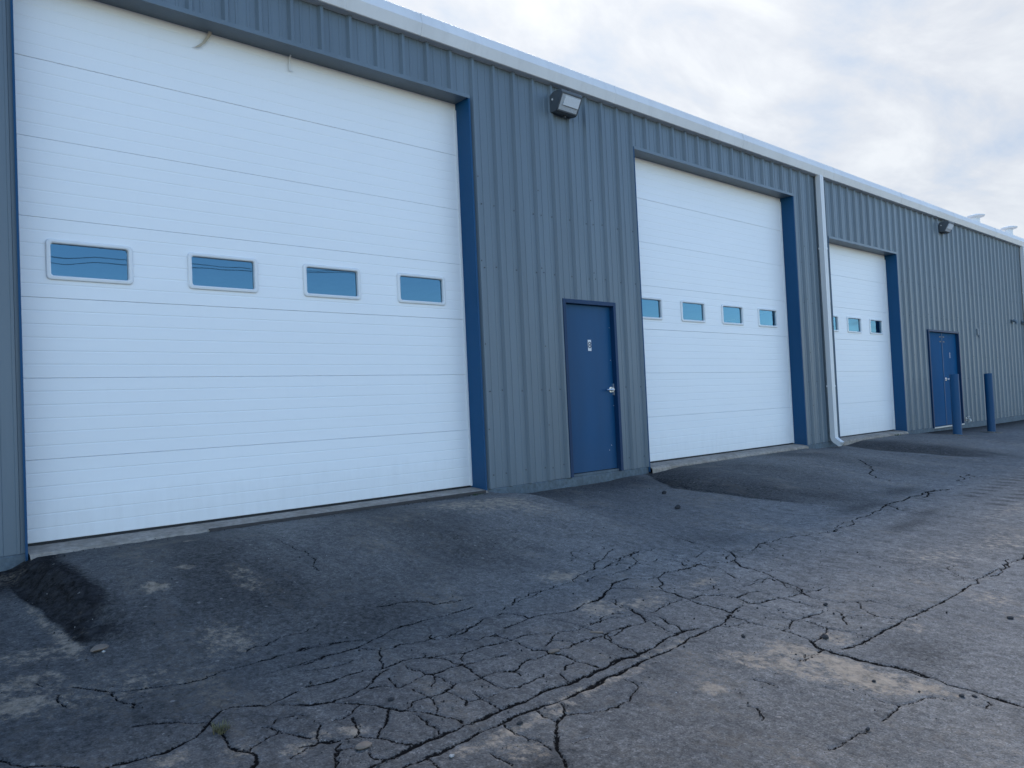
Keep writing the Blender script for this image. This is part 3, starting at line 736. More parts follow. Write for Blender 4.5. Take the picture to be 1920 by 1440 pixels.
def asphalt():
    m, k = new_mat('worn_asphalt')
    p = pos(k)
    at = k.n('ShaderNodeAttribute', {'attribute_name': 'ground_tint'})
    sp = k.n('ShaderNodeSeparateColor', None, Color=at.outputs['Color'])
    crack, dust, black = sp.outputs[0], sp.outputs[1], sp.outputs[2]
    patch = at.outputs['Alpha']
    big = k.noise(p, 0.55, 5, 0.6)
    mid = k.noise(k.mapping(p, (1.0, 0.45, 1.0)), 4.2, 4, 0.65)
    streak = k.noise(k.mapping(p, (7.0, 0.9, 1.0), (0, 0, 0), (0, 0, 0.06)), 1.0, 4, 0.68)
    fine = k.noise(p, 34, 3, 0.7)
    v1 = k.n('ShaderNodeTexVoronoi', None, Vector=p, Scale=160.0)
    grain = k.n('ShaderNodeSeparateColor', None, Color=v1.outputs['Color']).outputs[0]
    col = k.mixc(k.ramp(big, [(0.36, 0.0), (0.64, 1.0)]), (0.148, 0.139, 0.130), (0.215, 0.200, 0.183))
    col = k.mixc(k.math('MULTIPLY', k.ramp(mid, [(0.40, 0.0), (0.66, 1.0)]), 0.45), col, (0.098, 0.096, 0.096))
    col = k.mixc(k.math('MULTIPLY', k.ramp(streak, [(0.52, 0.0), (0.74, 1.0)]), 0.45), col, (0.240, 0.226, 0.208))
    # fresher patches: darker, more even
    col = k.mixc(k.math('MULTIPLY', patch, 0.45), col, (0.140, 0.138, 0.138))
    # aggregate and mottling
    mott = k.noise(k.mapping(p, (1.0, 0.8, 1.0)), 17, 5, 0.78)
    col = k.mixc(1.0, col, k.ramp(mott, [(0.34, 0.52), (0.49, 0.98), (0.66, 1.50)]), 'MULTIPLY')
    col = k.mixc(0.75, col, k.mixc(1.0, col, k.ramp(grain, [(0.0, 0.62), (0.5, 0.97), (0.85, 1.15), (1.0, 1.7)]), 'MULTIPLY'))
    vf = k.n('ShaderNodeTexVoronoi', None, Vector=k.mapping(p, (1, 1, 0)), Scale=16.0)
    vfr = k.n('ShaderNodeSeparateColor', None, Color=vf.outputs['Color'])
    fleck = k.math('MULTIPLY', k.math('GREATER_THAN', vfr.outputs[0], 0.80), k.math('LESS_THAN', k.math('ADD', vf.outputs['Distance'], k.math('MULTIPLY', fine, 0.35)), k.math('ADD', 0.20, k.math('MULTIPLY', vfr.outputs[1], 0.16))))
    # pits where the binder has worn away, and pale scuffs along the wheel direction
    pit = k.ramp(k.noise(k.mapping(p, (1.0, 1.6, 1.0)), 55, 2, 0.6), [(0.56, 0.0), (0.66, 1.0)])
    col = k.mixc(k.math('MULTIPLY', pit, 0.55), col, (0.050, 0.050, 0.052))
    scuff = k.ramp(k.noise(k.mapping(p, (13.0, 3.0, 1.0)), 1.0, 5, 0.72), [(0.56, 0.0), (0.72, 1.0)])
    col = k.mixc(k.math('MULTIPLY', scuff, 0.35), col, (0.270, 0.250, 0.225))
    # black broken asphalt and the broader darkening
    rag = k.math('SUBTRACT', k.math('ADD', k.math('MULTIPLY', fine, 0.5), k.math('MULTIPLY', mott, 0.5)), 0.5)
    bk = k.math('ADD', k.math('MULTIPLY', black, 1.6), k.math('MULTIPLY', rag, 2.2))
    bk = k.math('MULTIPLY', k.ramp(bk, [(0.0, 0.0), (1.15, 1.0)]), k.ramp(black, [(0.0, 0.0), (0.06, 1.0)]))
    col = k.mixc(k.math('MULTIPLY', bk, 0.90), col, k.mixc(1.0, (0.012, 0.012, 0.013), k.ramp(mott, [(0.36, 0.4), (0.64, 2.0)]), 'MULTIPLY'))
    col = k.mixc(k.math('MULTIPLY', fleck, 0.55), col, (0.30, 0.27, 0.235))
    # dust with ragged edges, and thinner dust everywhere
    du = k.math('ADD', dust, k.math('MULTIPLY', k.math('SUBTRACT', k.math('ADD', k.math('MULTIPLY', fine, 0.35), k.math('MULTIPLY', mott, 0.65)), 0.5), 5.5))
    du = k.math('MULTIPLY', k.ramp(du, [(0.25, 0.0), (0.95, 1.0)]), k.ramp(dust, [(0.08, 0.0), (0.30, 1.0)]))
    gen = k.math('MULTIPLY', k.ramp(k.noise(k.mapping(p, (1.6, 0.8, 1)), 1.1, 5, 0.72), [(0.54, 0.0), (0.68, 0.6)]), k.ramp(fine, [(0.42, 0.0), (0.58, 1.0)]))
    du = k.math('MULTIPLY', k.math('MAXIMUM', du, gen), k.math('SUBTRACT', 1.0, k.math('MULTIPLY', bk, 0.25), True))
    col = k.mixc(k.math('MULTIPLY', du, 0.82), col, k.mixc(1.0, (0.350, 0.275, 0.200), k.ramp(mott, [(0.34, 0.55), (0.66, 1.25)]), 'MULTIPLY'))
    # hairline crazing in the broken area
    vc = k.n('ShaderNodeTexVoronoi', {'feature': 'DISTANCE_TO_EDGE'}, Vector=k.mapping(k.mixc(0.16, p, k.n('ShaderNodeTexNoise', None, Vector=p, Scale=6.0, Detail=4.0).outputs[1]), (1, 1, 0)), Scale=7.0)
    hair = k.ramp(vc.outputs['Distance'], [(0.0, 1.0), (0.022, 0.0)])
    hair = k.math('MULTIPLY', hair, k.ramp(k.noise(p, 0.9, 4, 0.6), [(0.50, 0.0), (0.60, 0.75)]))
    hair = k.math('MULTIPLY', hair, k.math('SUBTRACT', 1.0, patch, True))
    col = k.mixc(k.math('MULTIPLY', hair, 0.6), col, (0.018, 0.018, 0.018))
    # dirt packed in the cracks
    cr = k.math('ADD', crack, k.math('MULTIPLY', k.math('SUBTRACT', k.noise(p, 75, 3, 0.75), 0.5), 0.9))
    ck = k.math('MULTIPLY', k.ramp(cr, [(0.62, 0.0), (0.76, 1.0)]), k.ramp(crack, [(0.35, 0.0), (0.55, 1.0)]))
    col = k.mixc(k.math('MULTIPLY', ck, 0.96), col, (0.0075, 0.007, 0.0068))
    g = k.math('MULTIPLY', v1.outputs['Distance'], 0.004)
    h = k.math('ADD', g, k.math('MULTIPLY', fine, 0.010))
    spec = k.math('MULTIPLY', 0.30, k.math('SUBTRACT', 1.0, k.math('MAXIMUM', ck, bk), True))
    finish(k, col, k.math('ADD', 0.72, k.math('MULTIPLY', fine, 0.25)), h, 0.7, 1.0, 0.0, spec)
    return m

make_ground()

# ------------------------------------------------------------------ warehouse
B = empty('warehouse_building', (12.0, 0.0, -0.12))
tag(B, 'long slate-blue ribbed metal warehouse with white overhead doors, blue trim and white gutter', 'building')

WX0, WX1 = -1.8, 40.0
ZB, ZT = -0.03, 4.74
DY = 0.20                                          # overhead door plane behind the wall line
RIBH = 0.034
#            x0     x1     top
OPEN = [(1.065, 5.312, 4.250), (6.632, 7.600, 2.118), (8.135, 12.405, 4.235), (13.625, 16.635, 3.655), (18.13, 20.03, 2.125)]
PITCH = 0.3048
RIB0 = 3.560                                       # centre of one major rib

def wall_profile(xa, xb):
    """outline of ribbed sheet between xa and xb as (x, y); y is negative outwards"""
    pts = []
    k0 = int(math.floor((xa-RIB0)/PITCH))-1
    k1 = int(math.ceil((xb-RIB0)/PITCH))+1
    for k in range(k0, k1+1):
        c = RIB0+k*PITCH
        pts += [(c-0.034, 0), (c-0.015, -RIBH), (c+0.015, -RIBH), (c+0.034, 0)]
        for m in (0.33, 0.67):
            q = c+PITCH*m
            pts += [(q-0.014, 0), (q-0.009, -0.0055), (q+0.009, -0.0055), (q+0.014, 0)]
    xs = [p[0] for p in pts]
    ys = [p[1] for p in pts]
    out = [(xa, float(np.interp(xa, xs, ys)))]
    out += [p for p in pts if xa+1e-4 < p[0] < xb-1e-4]
    out.append((xb, float(np.interp(xb, xs, ys))))
    return out

def wall_sheets():
    n0 = int(math.floor((WX0-RIB0)/(3*PITCH)))
    n1 = int(math.ceil((WX1-RIB0)/(3*PITCH)))
    rr = random.Random(5)
    for n in range(n0, n1):
        xa, xb = RIB0+n*3*PITCH-0.030, RIB0+(n+1)*3*PITCH+0.030
        lap = 0.0016*(n % 2)                       # every other sheet laps over its neighbour
        cuts = sorted({xa, xb} | {e for o in OPEN for e in o[:2] if xa < e < xb})
        mb = MB()
        for a, b in zip(cuts[:-1], cuts[1:]):
            mid = (a+b)/2
            z0 = ZB-rr.uniform(0, 0.004)
            for o in OPEN:
                if o[0] < mid < o[1]:
                    z0 = o[2]
            prof = [(x, y-lap-0.001) for x, y in wall_profile(a, b)]
            mb.extrude_z(prof, z0, ZT)
            mb.extrude_z([(x, y+0.0012) for x, y in reversed(prof)], z0, ZT)   # back of the sheet
        mb.obj('wall_panel', M['wall'], B)
wall_sheets()

def trims():
    for i, (x0, x1, zt) in enumerate(OPEN):
        if i in (1, 4):
            continue
        lo = -0.10
        for s, xe in ((-1, x0), (1, x1)):
            mb = MB()
            a, b = (xe-0.004, xe+0.006) if s < 0 else (xe-0.010, xe+0.004)
            mb.box(a, b, -0.040, DY+0.06, lo, zt)
            # narrow flange folded over the wall sheet
            c, d = (xe-0.010, xe-0.0042) if s < 0 else (xe+0.0042, xe+0.010)
            mb.box(c, d, -0.0415, -0.034, lo, zt+0.01)
            mb.obj('jamb_trim', M['navy'], B)
        mb = MB()
        mb.box(x0+0.0105, x1-0.0105, -0.038, DY+0.06, zt-0.008, zt+0.004)
        mb.box(x0-0.004, x1+0.004, -0.046, -0.0385, zt-0.018, zt+0.022)
        mb.obj('header_trim', M['wall'], B)
trims()

def foundation():
    edges = [WX0] + [e for i, o in enumerate(OPEN) if i in (0, 2, 3) for e in (o[0]-0.005, o[1]+0.005)] + [WX1]
    for a, b in zip(edges[0::2], edges[1::2]):
        n = max(2, int((b-a)/0.05))
        rr = random.Random(int(a*10)+50)
        xs = [a+(b-a)*i/n for i in range(n+1)]
        mb = MB()
        vs, fs = [], []
        for x in xs:
            j = rr.uniform(-0.004, 0.004)
            vs += [(x, 0.12, -0.45), (x, -0.012+j, -0.45), (x, -0.014+j*0.6, -0.048), (x, -0.006, -0.036), (x, 0.12, -0.036)]
        for q in range(n):
            for r_ in range(4):
                b0 = q*5+r_
                fs.append((b0, b0+5, b0+6, b0+1))
        mb.add(vs, fs)
        fix_normals(mb.obj('foundation_strip', M['base_paint'], B))
foundation()

def sills():
    for (x0, x1, zt), y1 in ((OPEN[0], -0.085), (OPEN[2], -0.07), (OPEN[3], -0.07)):
        rr = random.Random(int(x0*7))
        n = int((x1-x0)/0.04)
        vs, fs = [], []
        for q in range(n+1):
            x = x0+0.012+(x1-x0-0.024)*q/n
            j = rr.uniform(-0.006, 0.004)
            e = rr.uniform(-0.008, 0.0)
            vs += [(x, 0.7, -0.016), (x, DY-0.04, -0.016+j*0.2), (x, 0.03, -0.028+j*0.4), (x, y1+0.025+j, -0.040+e*0.5), (x, y1+j, -0.062+e), (x, y1+j*0.5-0.01, -0.45)]
        for q in range(n):
            for r_ in range(5):
                b0 = q*6+r_
                fs.append((b0, b0+6, b0+7, b0+1))
        fix_normals(mesh_obj('door_sill', vs, fs, M['concrete'], B))
    # steel angle set in the first sill
    mb = MB()
    mb.box(2.33, 5.26, -0.094, -0.088, -0.085, -0.030, 0.002)
    mb.box(2.33, 5.26, -0.0875, -0.064, -0.044, -0.033, 0.002)
    mb.box(2.33, 5.00, -0.146, -0.128, -0.115, -0.062, 0.004)
    mb.obj('sill_angle', M['rust'], B)
sills()

SEC = 0.6096
def section_profile(z0, z1):
    """(y, z) face line of a door section between local heights, V grooves every sixth"""
    pts = [(0.005, 0.0), (0.002, 0.0010), (0.0, 0.0036)]
    for q in range(1, 6):
        c = SEC*q/6
        pts += [(0, c-0.0065), (0.0017, c-0.0015), (0.0017, c+0.0015), (0, c+0.0080)]
    pts += [(0, SEC-0.0040), (0.002, SEC-0.0016), (0.005, SEC-0.0010)]
    ys, zs = [p[0] for p in pts], [p[1] for p in pts]
    out = []
    if z0 > 0:
        out.append((float(np.interp(z0, zs, ys)), z0))
    out += [p for p in pts if z0-1e-6 <= p[1] <= z1+1e-6]
    if z1 < SEC-0.0012:
        out.append((float(np.interp(z1, zs, ys)), z1))
    return out

WIN_W, WIN_H, WIN_Z = 0.617, 0.315, 2.1285
GL_W, GL_H = 0.545, 0.245

def section_mesh(width, holes, name):
    """local x 0..width, local z 0..SEC"""
    mb = MB()
    def piece(a, b, z0, z1):
        f = section_profile(z0, z1)
        back = [(0.045, f[-1][1]), (0.045, f[0][1])]
        mb.extrude_x(f+back, a, b)
    x = 0.0
    zc = WIN_Z-3*SEC
    for c in holes:
        a, b = c-GL_W/2-0.008, c+GL_W/2+0.008
        piece(x, a, 0, SEC)
        piece(a, b, 0, zc-GL_H/2-0.008)
        piece(a, b, zc+GL_H/2+0.008, SEC)
        x = b
    piece(x, width, 0, SEC)
    me = D.meshes.new(name)
    me.from_pydata(mb.v, [], mb.f)
    bm = bmesh.new()
    bm.from_mesh(me)
    bmesh.ops.recalc_face_normals(bm, faces=bm.faces)
    bm.to_mesh(me)
    bm.free()
    me.materials.append(M['door'])
    return me

def rrect(w, h, r, n=5):
    pts = []
    for cx, cz, a0 in ((w/2-r, h/2-r, 0), (-w/2+r, h/2-r, 90), (-w/2+r, -h/2+r, 180), (w/2-r, -h/2+r, 270)):
        for i in range(n+1):
            a = R(a0+90*i/n)
            pts.append((cx+r*math.cos(a), cz+r*math.sin(a)))
    return pts

def frame_mesh():
    loops = [(WIN_W, WIN_H, 0.034, 0.002), (WIN_W-0.002, WIN_H-0.002, 0.034, -0.010), (WIN_W-0.014, WIN_H-0.014, 0.030, -0.016),
             (GL_W+0.026, GL_H+0.026, 0.028, -0.018), (GL_W+0.008, GL_H+0.008, 0.022, -0.014), (GL_W, GL_H, 0.018, 0.000), (GL_W, GL_H, 0.018, 0.050)]
    mb = MB()
    vs, fs = [], []
    n = 24
    for w, h, r, y in loops:
        vs += [(x, y, z) for x, z in rrect(w, h, r)]
    for j in range(len(loops)-1):
        for i in range(n):
            i2 = (i+1) % n
            fs.append((j*n+i, j*n+i2, (j+1)*n+i2, (j+1)*n+i))
    me = D.meshes.new('window_frame')
    me.from_pydata(vs, [], fs)
    bm = bmesh.new()
    bm.from_mesh(me)
    bmesh.ops.recalc_face_normals(bm, faces=bm.faces)
    bm.to_mesh(me)
    bm.free()
    me.materials.append(M['frame_white'])
    return me

def pane_mesh():
    mb = MB()
    w, h = GL_W/2-0.001, GL_H/2-0.001
    mb.add([(-w, 0, -h), (w, 0, -h), (w, 0, h), (-w, 0, h)], [(0, 1, 2, 3)])
    me = D.meshes.new('window_pane')
    me.from_pydata(mb.v, [], mb.f)
    me.materials.append(M['glass'])
    return me

FRAME_ME, PANE_ME = frame_mesh(), pane_mesh()

def overhead_door(x0, x1, nsec, wins):
    """part mesh: rubber bottom seal and side weather strips; sections, frames and panes hang from it"""
    a, b = x0-0.03, x1+0.03
    mb = MB()
    mb.box(x0+0.012, x1-0.012, DY+0.004, DY+0.05, -0.017, 0.004)
    d = mb.obj('overhead_door', M['rubber'], B, (0, 0, 0))
    plain_me = section_mesh(b-a, [], 'door_section')
    win_me = section_mesh(b-a, [c-a for c in wins], 'door_section_glazed')
    for s in range(nsec):
        me = win_me if s == 3 else plain_me
        o = mesh_obj('door_section', None, None, None, d, (a, DY + 0.0008*((s*7) % 3), s*SEC+0.004), data=me)
    for c in wins:
        mesh_obj('window_frame', None, None, None, d, (c, DY-0.001, WIN_Z), data=FRAME_ME)
        mesh_obj('window_pane', None, None, None, d, (c, DY+0.012, WIN_Z), data=PANE_ME)
    # white side strip of the track cover on the right
    s_ = MB().box(x1-0.030, x1-0.0105, DY-0.014, DY-0.002, 0.0, nsec*SEC-0.1).obj('weather_strip', M['frame_white'], d)
    return d

overhead_door(OPEN[0][0], OPEN[0][1], 7, [1.584, 2.634, 3.692, 4.741])
overhead_door(OPEN[2][0], OPEN[2][1], 7, [8.583, 9.643, 10.702, 11.765])
overhead_door(OPEN[3][0], OPEN[3][1], 6, [14.02, 15.005, 16.00])

def text_part(txt, size, x, y, z, mat, parent, name, depth=0.001):
    cu = D.curves.new(name, 'FONT')
    cu.body = txt
    cu.size = size
    cu.extrude = depth
    cu.align_x = 'CENTER'
    cu.align_y = 'CENTER'
    tmp = D.objects.new('tmp_text', cu)
    COL.objects.link(tmp)
    bpy.context.view_layer.update()
    me = D.meshes.new_from_object(tmp.evaluated_get(bpy.context.evaluated_depsgraph_get()))
    D.objects.remove(tmp)
    D.curves.remove(cu)
    me.transform(Matrix.Rotation(R(90), 4, 'X'))
    me.materials.clear()
    me.materials.append(mat)
    return mesh_obj(name, None, None, None, parent, (x, y, z), data=me)

def lever(mb, x, y, z, sgn):
    """round rose and a lever; the lever points along sgn*X"""
    mb.disc_y(x, z, 0.036, y-0.010, y, 20)
    mb.disc_y(x, z, 0.014, y-0.055, y-0.0102, 12)
    mb.tube([(x, y-0.055, z), (x+sgn*0.03, y-0.060, z), (x+sgn*0.08, y-0.058, z), (x+sgn*0.125, y-0.050, z)], [0.012, 0.012, 0.010, 0.009], 10)

def entry_door():
    x0, x1, zt = OPEN[1]
    f = MB()
    f.box(x0, x0+0.048, -0.040, 0.10, -0.030, zt, 0.003)
    f.box(x1-0.048, x1, -0.040, 0.10, -0.030, zt, 0.003)
    f.box(x0+0.0485, x1-0.0485, -0.040, 0.10, zt-0.050, zt, 0.003)
    # inner stop
    f.box(x0+0.0485, x0+0.060, 0.0705, 0.10, -0.028, zt-0.052)
    f.box(x1-0.060, x1-0.0485, 0.0705, 0.10, -0.028, zt-0.052)
    d = f.obj('entry_door', M['navy_frame'], B)
    d['label'] = 'single navy blue steel door with a silver lever and the number 8'
    MB().box(x0+0.051, x1-0.051, 0.026, 0.070, 0.004, zt-0.053, 0.002).obj('door_leaf', M['navy'], d)
    h = MB()
    lever(h, 7.497, 0.026, 1.004, -1)
    h.obj('lever_handle', M['chrome'], d, smooth=False)
    MB().box(7.530, 7.541, 0.002, 0.0255, 0.935, 1.080, 0.001).obj('latch_guard', M['chrome'], d)
    MB().box(7.105, 7.165, 0.0215, 0.0255, 1.495, 1.635, 0.0015).obj('number_plate', M['sign_white'], d)
    text_part('8', 0.118, 7.135, 0.0208, 1.565, M['ink'], d, 'number')
    MB().box(x0+0.01, x1-0.01, 0.0, 0.12, -0.034, -0.004, 0.002).obj('threshold', M['base_paint'], d)
    for z in (0.25, 1.05, 1.85):
        MB().lathe([(0.008, z-0.055), (0.008, z+0.055)], x0+0.053, 0.018, 10).obj('hinge', M['navy'], d)
    for (x, z) in ((7.520, 1.38), (7.527, 1.80), (7.540, 0.80), (7.46, 0.30), (7.42, 0.24)):      # bare chips in the paint
        MB().disc_y(x, z, 0.006, 0.0252, 0.0262, 7).obj('paint_chip', M['alu'], d)
entry_door()

def double_door():
    x0, x1, zt = OPEN[4]
    f = MB()
    f.box(x0, x0+0.045, -0.040, 0.10, -0.060, zt, 0.003)
    f.box(x1-0.045, x1, -0.040, 0.10, -0.060, zt, 0.003)
    f.box(x0+0.0455, x1-0.0455, -0.040, 0.10, zt-0.045, zt, 0.003)
    d = f.obj('double_door', M['navy_frame'], B)
    d['label'] = 'pair of navy blue steel doors with silver lever, number 1 on the right leaf'
    xm = (x0+x1)/2
    MB().box(x0+0.048, xm-0.006, 0.030, 0.074, -0.030, zt-0.049, 0.002).obj('door_leaf', M['navy_leaf'], d)
    MB().box(xm+0.006, x1-0.048, 0.030, 0.074, -0.030, zt-0.049, 0.002).obj('door_leaf', M['navy_leaf'], d)
    MB().box(xm-0.028, xm+0.012, 0.022, 0.0295, -0.028, zt-0.051, 0.001).obj('astragal', M['navy'], d)
    h = MB()
    lever(h, xm+0.105, 0.030, 1.016, 1)
    h.obj('lever_handle', M['chrome'], d)
    text_part('1', 0.19, 19.54, 0.0285, 1.56, M['sign_white'], d, 'number')
    MB().box(x0+0.02, x1-0.02, -0.045, 0.10, -0.066, -0.040, 0.003).obj('threshold', M['alu'], d)
    for x in (xm-0.11, xm+0.10):
        for z in (1.985, 1.875):
            MB().box(x-0.045, x+0.045, 0.021, 0.0295, z-0.014, z+0.014, 0.002).obj('surface_bolt', M['dark_housing'], d)
double_door()

def gutter():
    prof = [(-0.004, 4.715), (-0.004, 4.708), (-0.092, 4.708), (-0.103, 4.713), (-0.142, 4.826), (-0.108, 4.942), (-0.096, 4.950), (-0.089, 4.944), (-0.096, 4.936),
            (-0.128, 4.826), (-0.093, 4.722), (-0.010, 4.722), (-0.008, 4.900), (-0.004, 4.900)]
    seams = [-1.8, 0.75, 3.80] + [4.67+3.05*i for i in range(12)] + [40.0]
    for i, (a, b) in enumerate(zip(seams[:-1], seams[1:])):
        mb = MB()
        e = 0.0012 if i % 2 else 0.0
        pr = [(y-e, z-e*0.6) for y, z in prof]
        mb.extrude_x(pr, a+0.002, b-0.002)
        # lap strip at the joint
        o = fix_normals(mb.obj('gutter', M['gutter'], B))
        lp = [(-0.093, 4.7045), (-0.1055, 4.7100), (-0.1455, 4.8265), (-0.1110, 4.9450), (-0.1095, 4.9430), (-0.1432, 4.826), (-0.1044, 4.7125), (-0.092, 4.7066)]
        fix_normals(MB().extrude_x(lp, b-0.020, b+0.004).obj('lap_strip', M['gutter'], o))
gutter()

def downspout(xc, name_z=0.075, cut=False):
    w, d = 0.062, 0.088
    y0 = -0.042
    prof = []
    for q in (0, 1, 2, 3):
        pass
    x0, x1 = xc-w, xc+w
    ring = [(x0, y0), (x0, y0-d), (x0+0.03, y0-d), (x0+0.035, y0-d+0.005), (x0+0.05, y0-d+0.005), (x0+0.055, y0-d), (x1-0.055, y0-d), (x1-0.05, y0-d+0.005),
            (x1-0.035, y0-d+0.005), (x1-0.03, y0-d), (x1, y0-d), (x1, y0)]
    mb = MB()
    mb.extrude_z(ring, 2.44, 4.712, True)
    top = mb.obj('downspout', M['gutter'], B)
    fix_normals(top)
    r2 = [(xc+(x-xc)*0.97, y0-d/2+(y-y0+d/2)*0.97) for x, y in ring]
    fix_normals(MB().extrude_z(r2, 0.06, 2.47, True).obj('lower_pipe', M['gutter'], top))
    # elbow kicking the water away from the wall
    vs, fs = [], []
    n = len(ring)
    path = [(0.0, 0.085, 0), (-0.0, 0.045, 0.0), (-0.012, 0.012, 30), (-0.035, -0.012, 52), (-0.125, -0.078, 54)]
    for dy, z, ang in path:
        for x, y in ring:
            yy = (y-(y0-d/2))
            c, s = math.cos(R(ang)), math.sin(R(ang))
            vs.append((x*1.0+0.0, y0-d/2+dy+yy*c, z-yy*s*-1.0*-1.0))
    for j in range(len(path)-1):
        for i in range(n):
            i2 = (i+1) % n
            fs.append((j*n+i, j*n+i2, (j+1)*n+i2, (j+1)*n+i))
    fix_normals(mesh_obj('elbow', vs, fs, M['gutter'], top))
    for z in (0.95, 3.4):
        s = MB()
        s.box(x0-0.028, x1+0.028, y0+0.001, y0+0.004, z-0.014, z+0.014)
        s.box(x0-0.004, x0-0.001, y0-d, y0, z-0.014, z+0.014)
        s.box(x1+0.001, x1+0.004, y0-d, y0, z-0.014, z+0.014)
        s.box(x0-0.004, x1+0.004, y0-d-0.004, y0-d-0.001, z-0.014, z+0.014)
        s.obj('strap', M['gutter'], top)
downspout(13.30)
downspout(25.38)

def roof_and_shell():
    mb = MB()
    prof = [(-0.02, 4.930), (12.0, 5.92), (24.0, 4.930), (24.0, 4.88), (12.0, 5.87), (-0.02, 4.88)]
    mb.extrude_x(prof, WX0-0.1, WX1+0.1)
    roof = fix_normals(mb.obj('roof', M['gutter'], B))
    for (x, y, zc) in ((23.56, 0.50, 5.475), (26.48, 0.50, 5.505)):
        v = MB()
        zr = 4.93+0.0825*y
        v.lathe([(0.20, zr-0.03), (0.20, zr+0.02), (0.105, zr+0.05), (0.100, zc-0.10), (0.112, zc-0.085), (0.108, zc-0.06)], x, y, 28, False, False)
        v.lathe([(0.10, zc-0.062), (0.200, zc-0.045), (0.225, zc-0.020), (0.221, zc), (0.12, zc+0.035), (0.0, zc+0.05)], x, y, 28, False, True)
        v.obj('roof_vent', M['white'], roof, smooth=False)
    # end, back walls, gable and floor: keep the inside dark
    s = MB()
    gable = [(0.20, -0.3), (23.86, -0.3), (23.86, 4.875), (12.0, 5.865), (0.20, 4.895)]
    s.extrude_x(gable, WX0, WX0+0.03)
    s.extrude_x(gable, WX1-0.03, WX1)
    s.box(WX0+0.031, WX1-0.031, 23.87, 23.9, -0.3, 4.878)
    fix_normals(s.obj('end_walls', M['wall'], B))
    f = MB()
    f.box(WX0+0.04, WX1-0.04, 0.71, 23.8, -0.2, -0.018)
    f.obj('interior_floor', M['concrete'], B)
    # wall framing behind the sheets, leaving the openings free
    g = MB()
    xs = [WX0+0.04] + [e for o in OPEN for e in (o[0]-0.008, o[1]+0.008)] + [WX1-0.04]
    for a, b in zip(xs[0::2], xs[1::2]):
        g.box(a, b, 0.013, 0.19, -0.035, 4.88)
    for x0, x1, zt in OPEN:
        g.box(x0-0.0075, x1+0.0075, 0.013, 0.19, zt+0.006, 4.88)
    g.obj('wall_framing', M['interior'], B)
roof_and_shell()

def screws():
    rr = random.Random(9)
    mb = MB()
    k0, k1 = int((WX0-RIB0)/PITCH)+1, int((30-RIB0)/PITCH)
    def head(x, y, z):
        r = 0.0056
        seg = 6
        vs = [(x+rad*math.cos(R(60*i)+rad), yy, z+rad*math.sin(R(60*i)+rad)) for yy, rad in ((y, r*1.5), (y-0.002, r*1.5), (y-0.0021, r), (y-0.007, r*0.9)) for i in range(seg)]
        fs = [(j*seg+i, j*seg+(i+1) % seg, (j+1)*seg+(i+1) % seg, (j+1)*seg+i) for j in range(3) for i in range(seg)] + [tuple(range(3*seg, 4*seg))]
        mb.add(vs, fs)
    def free(x, z):
        return not any(o[0]-0.03 < x < o[1]+0.03 and z < o[2]+0.03 for o in OPEN)
    for k in range(k0, k1):
        c = RIB0+k*PITCH
        for z in (0.12, 1.03, 2.40, 3.10):
            for dx in ((-0.062, 0.062) if k % 3 == 0 else (-0.062,)):
                zz = z+rr.uniform(-0.012, 0.012)
                if free(c+dx, zz):
                    head(c+dx+rr.uniform(-.006, .006), -0.0025, zz)
        if k % 3 == 0:
            for z in np.arange(0.62, 4.2, 0.92):
                if free(c, z):
                    head(c, -RIBH-0.003, z+rr.uniform(-0.01, 0.01))
    o = mb.obj('panel_screws', M['screw'], B)
    o['kind'] = 'stuff'
screws()

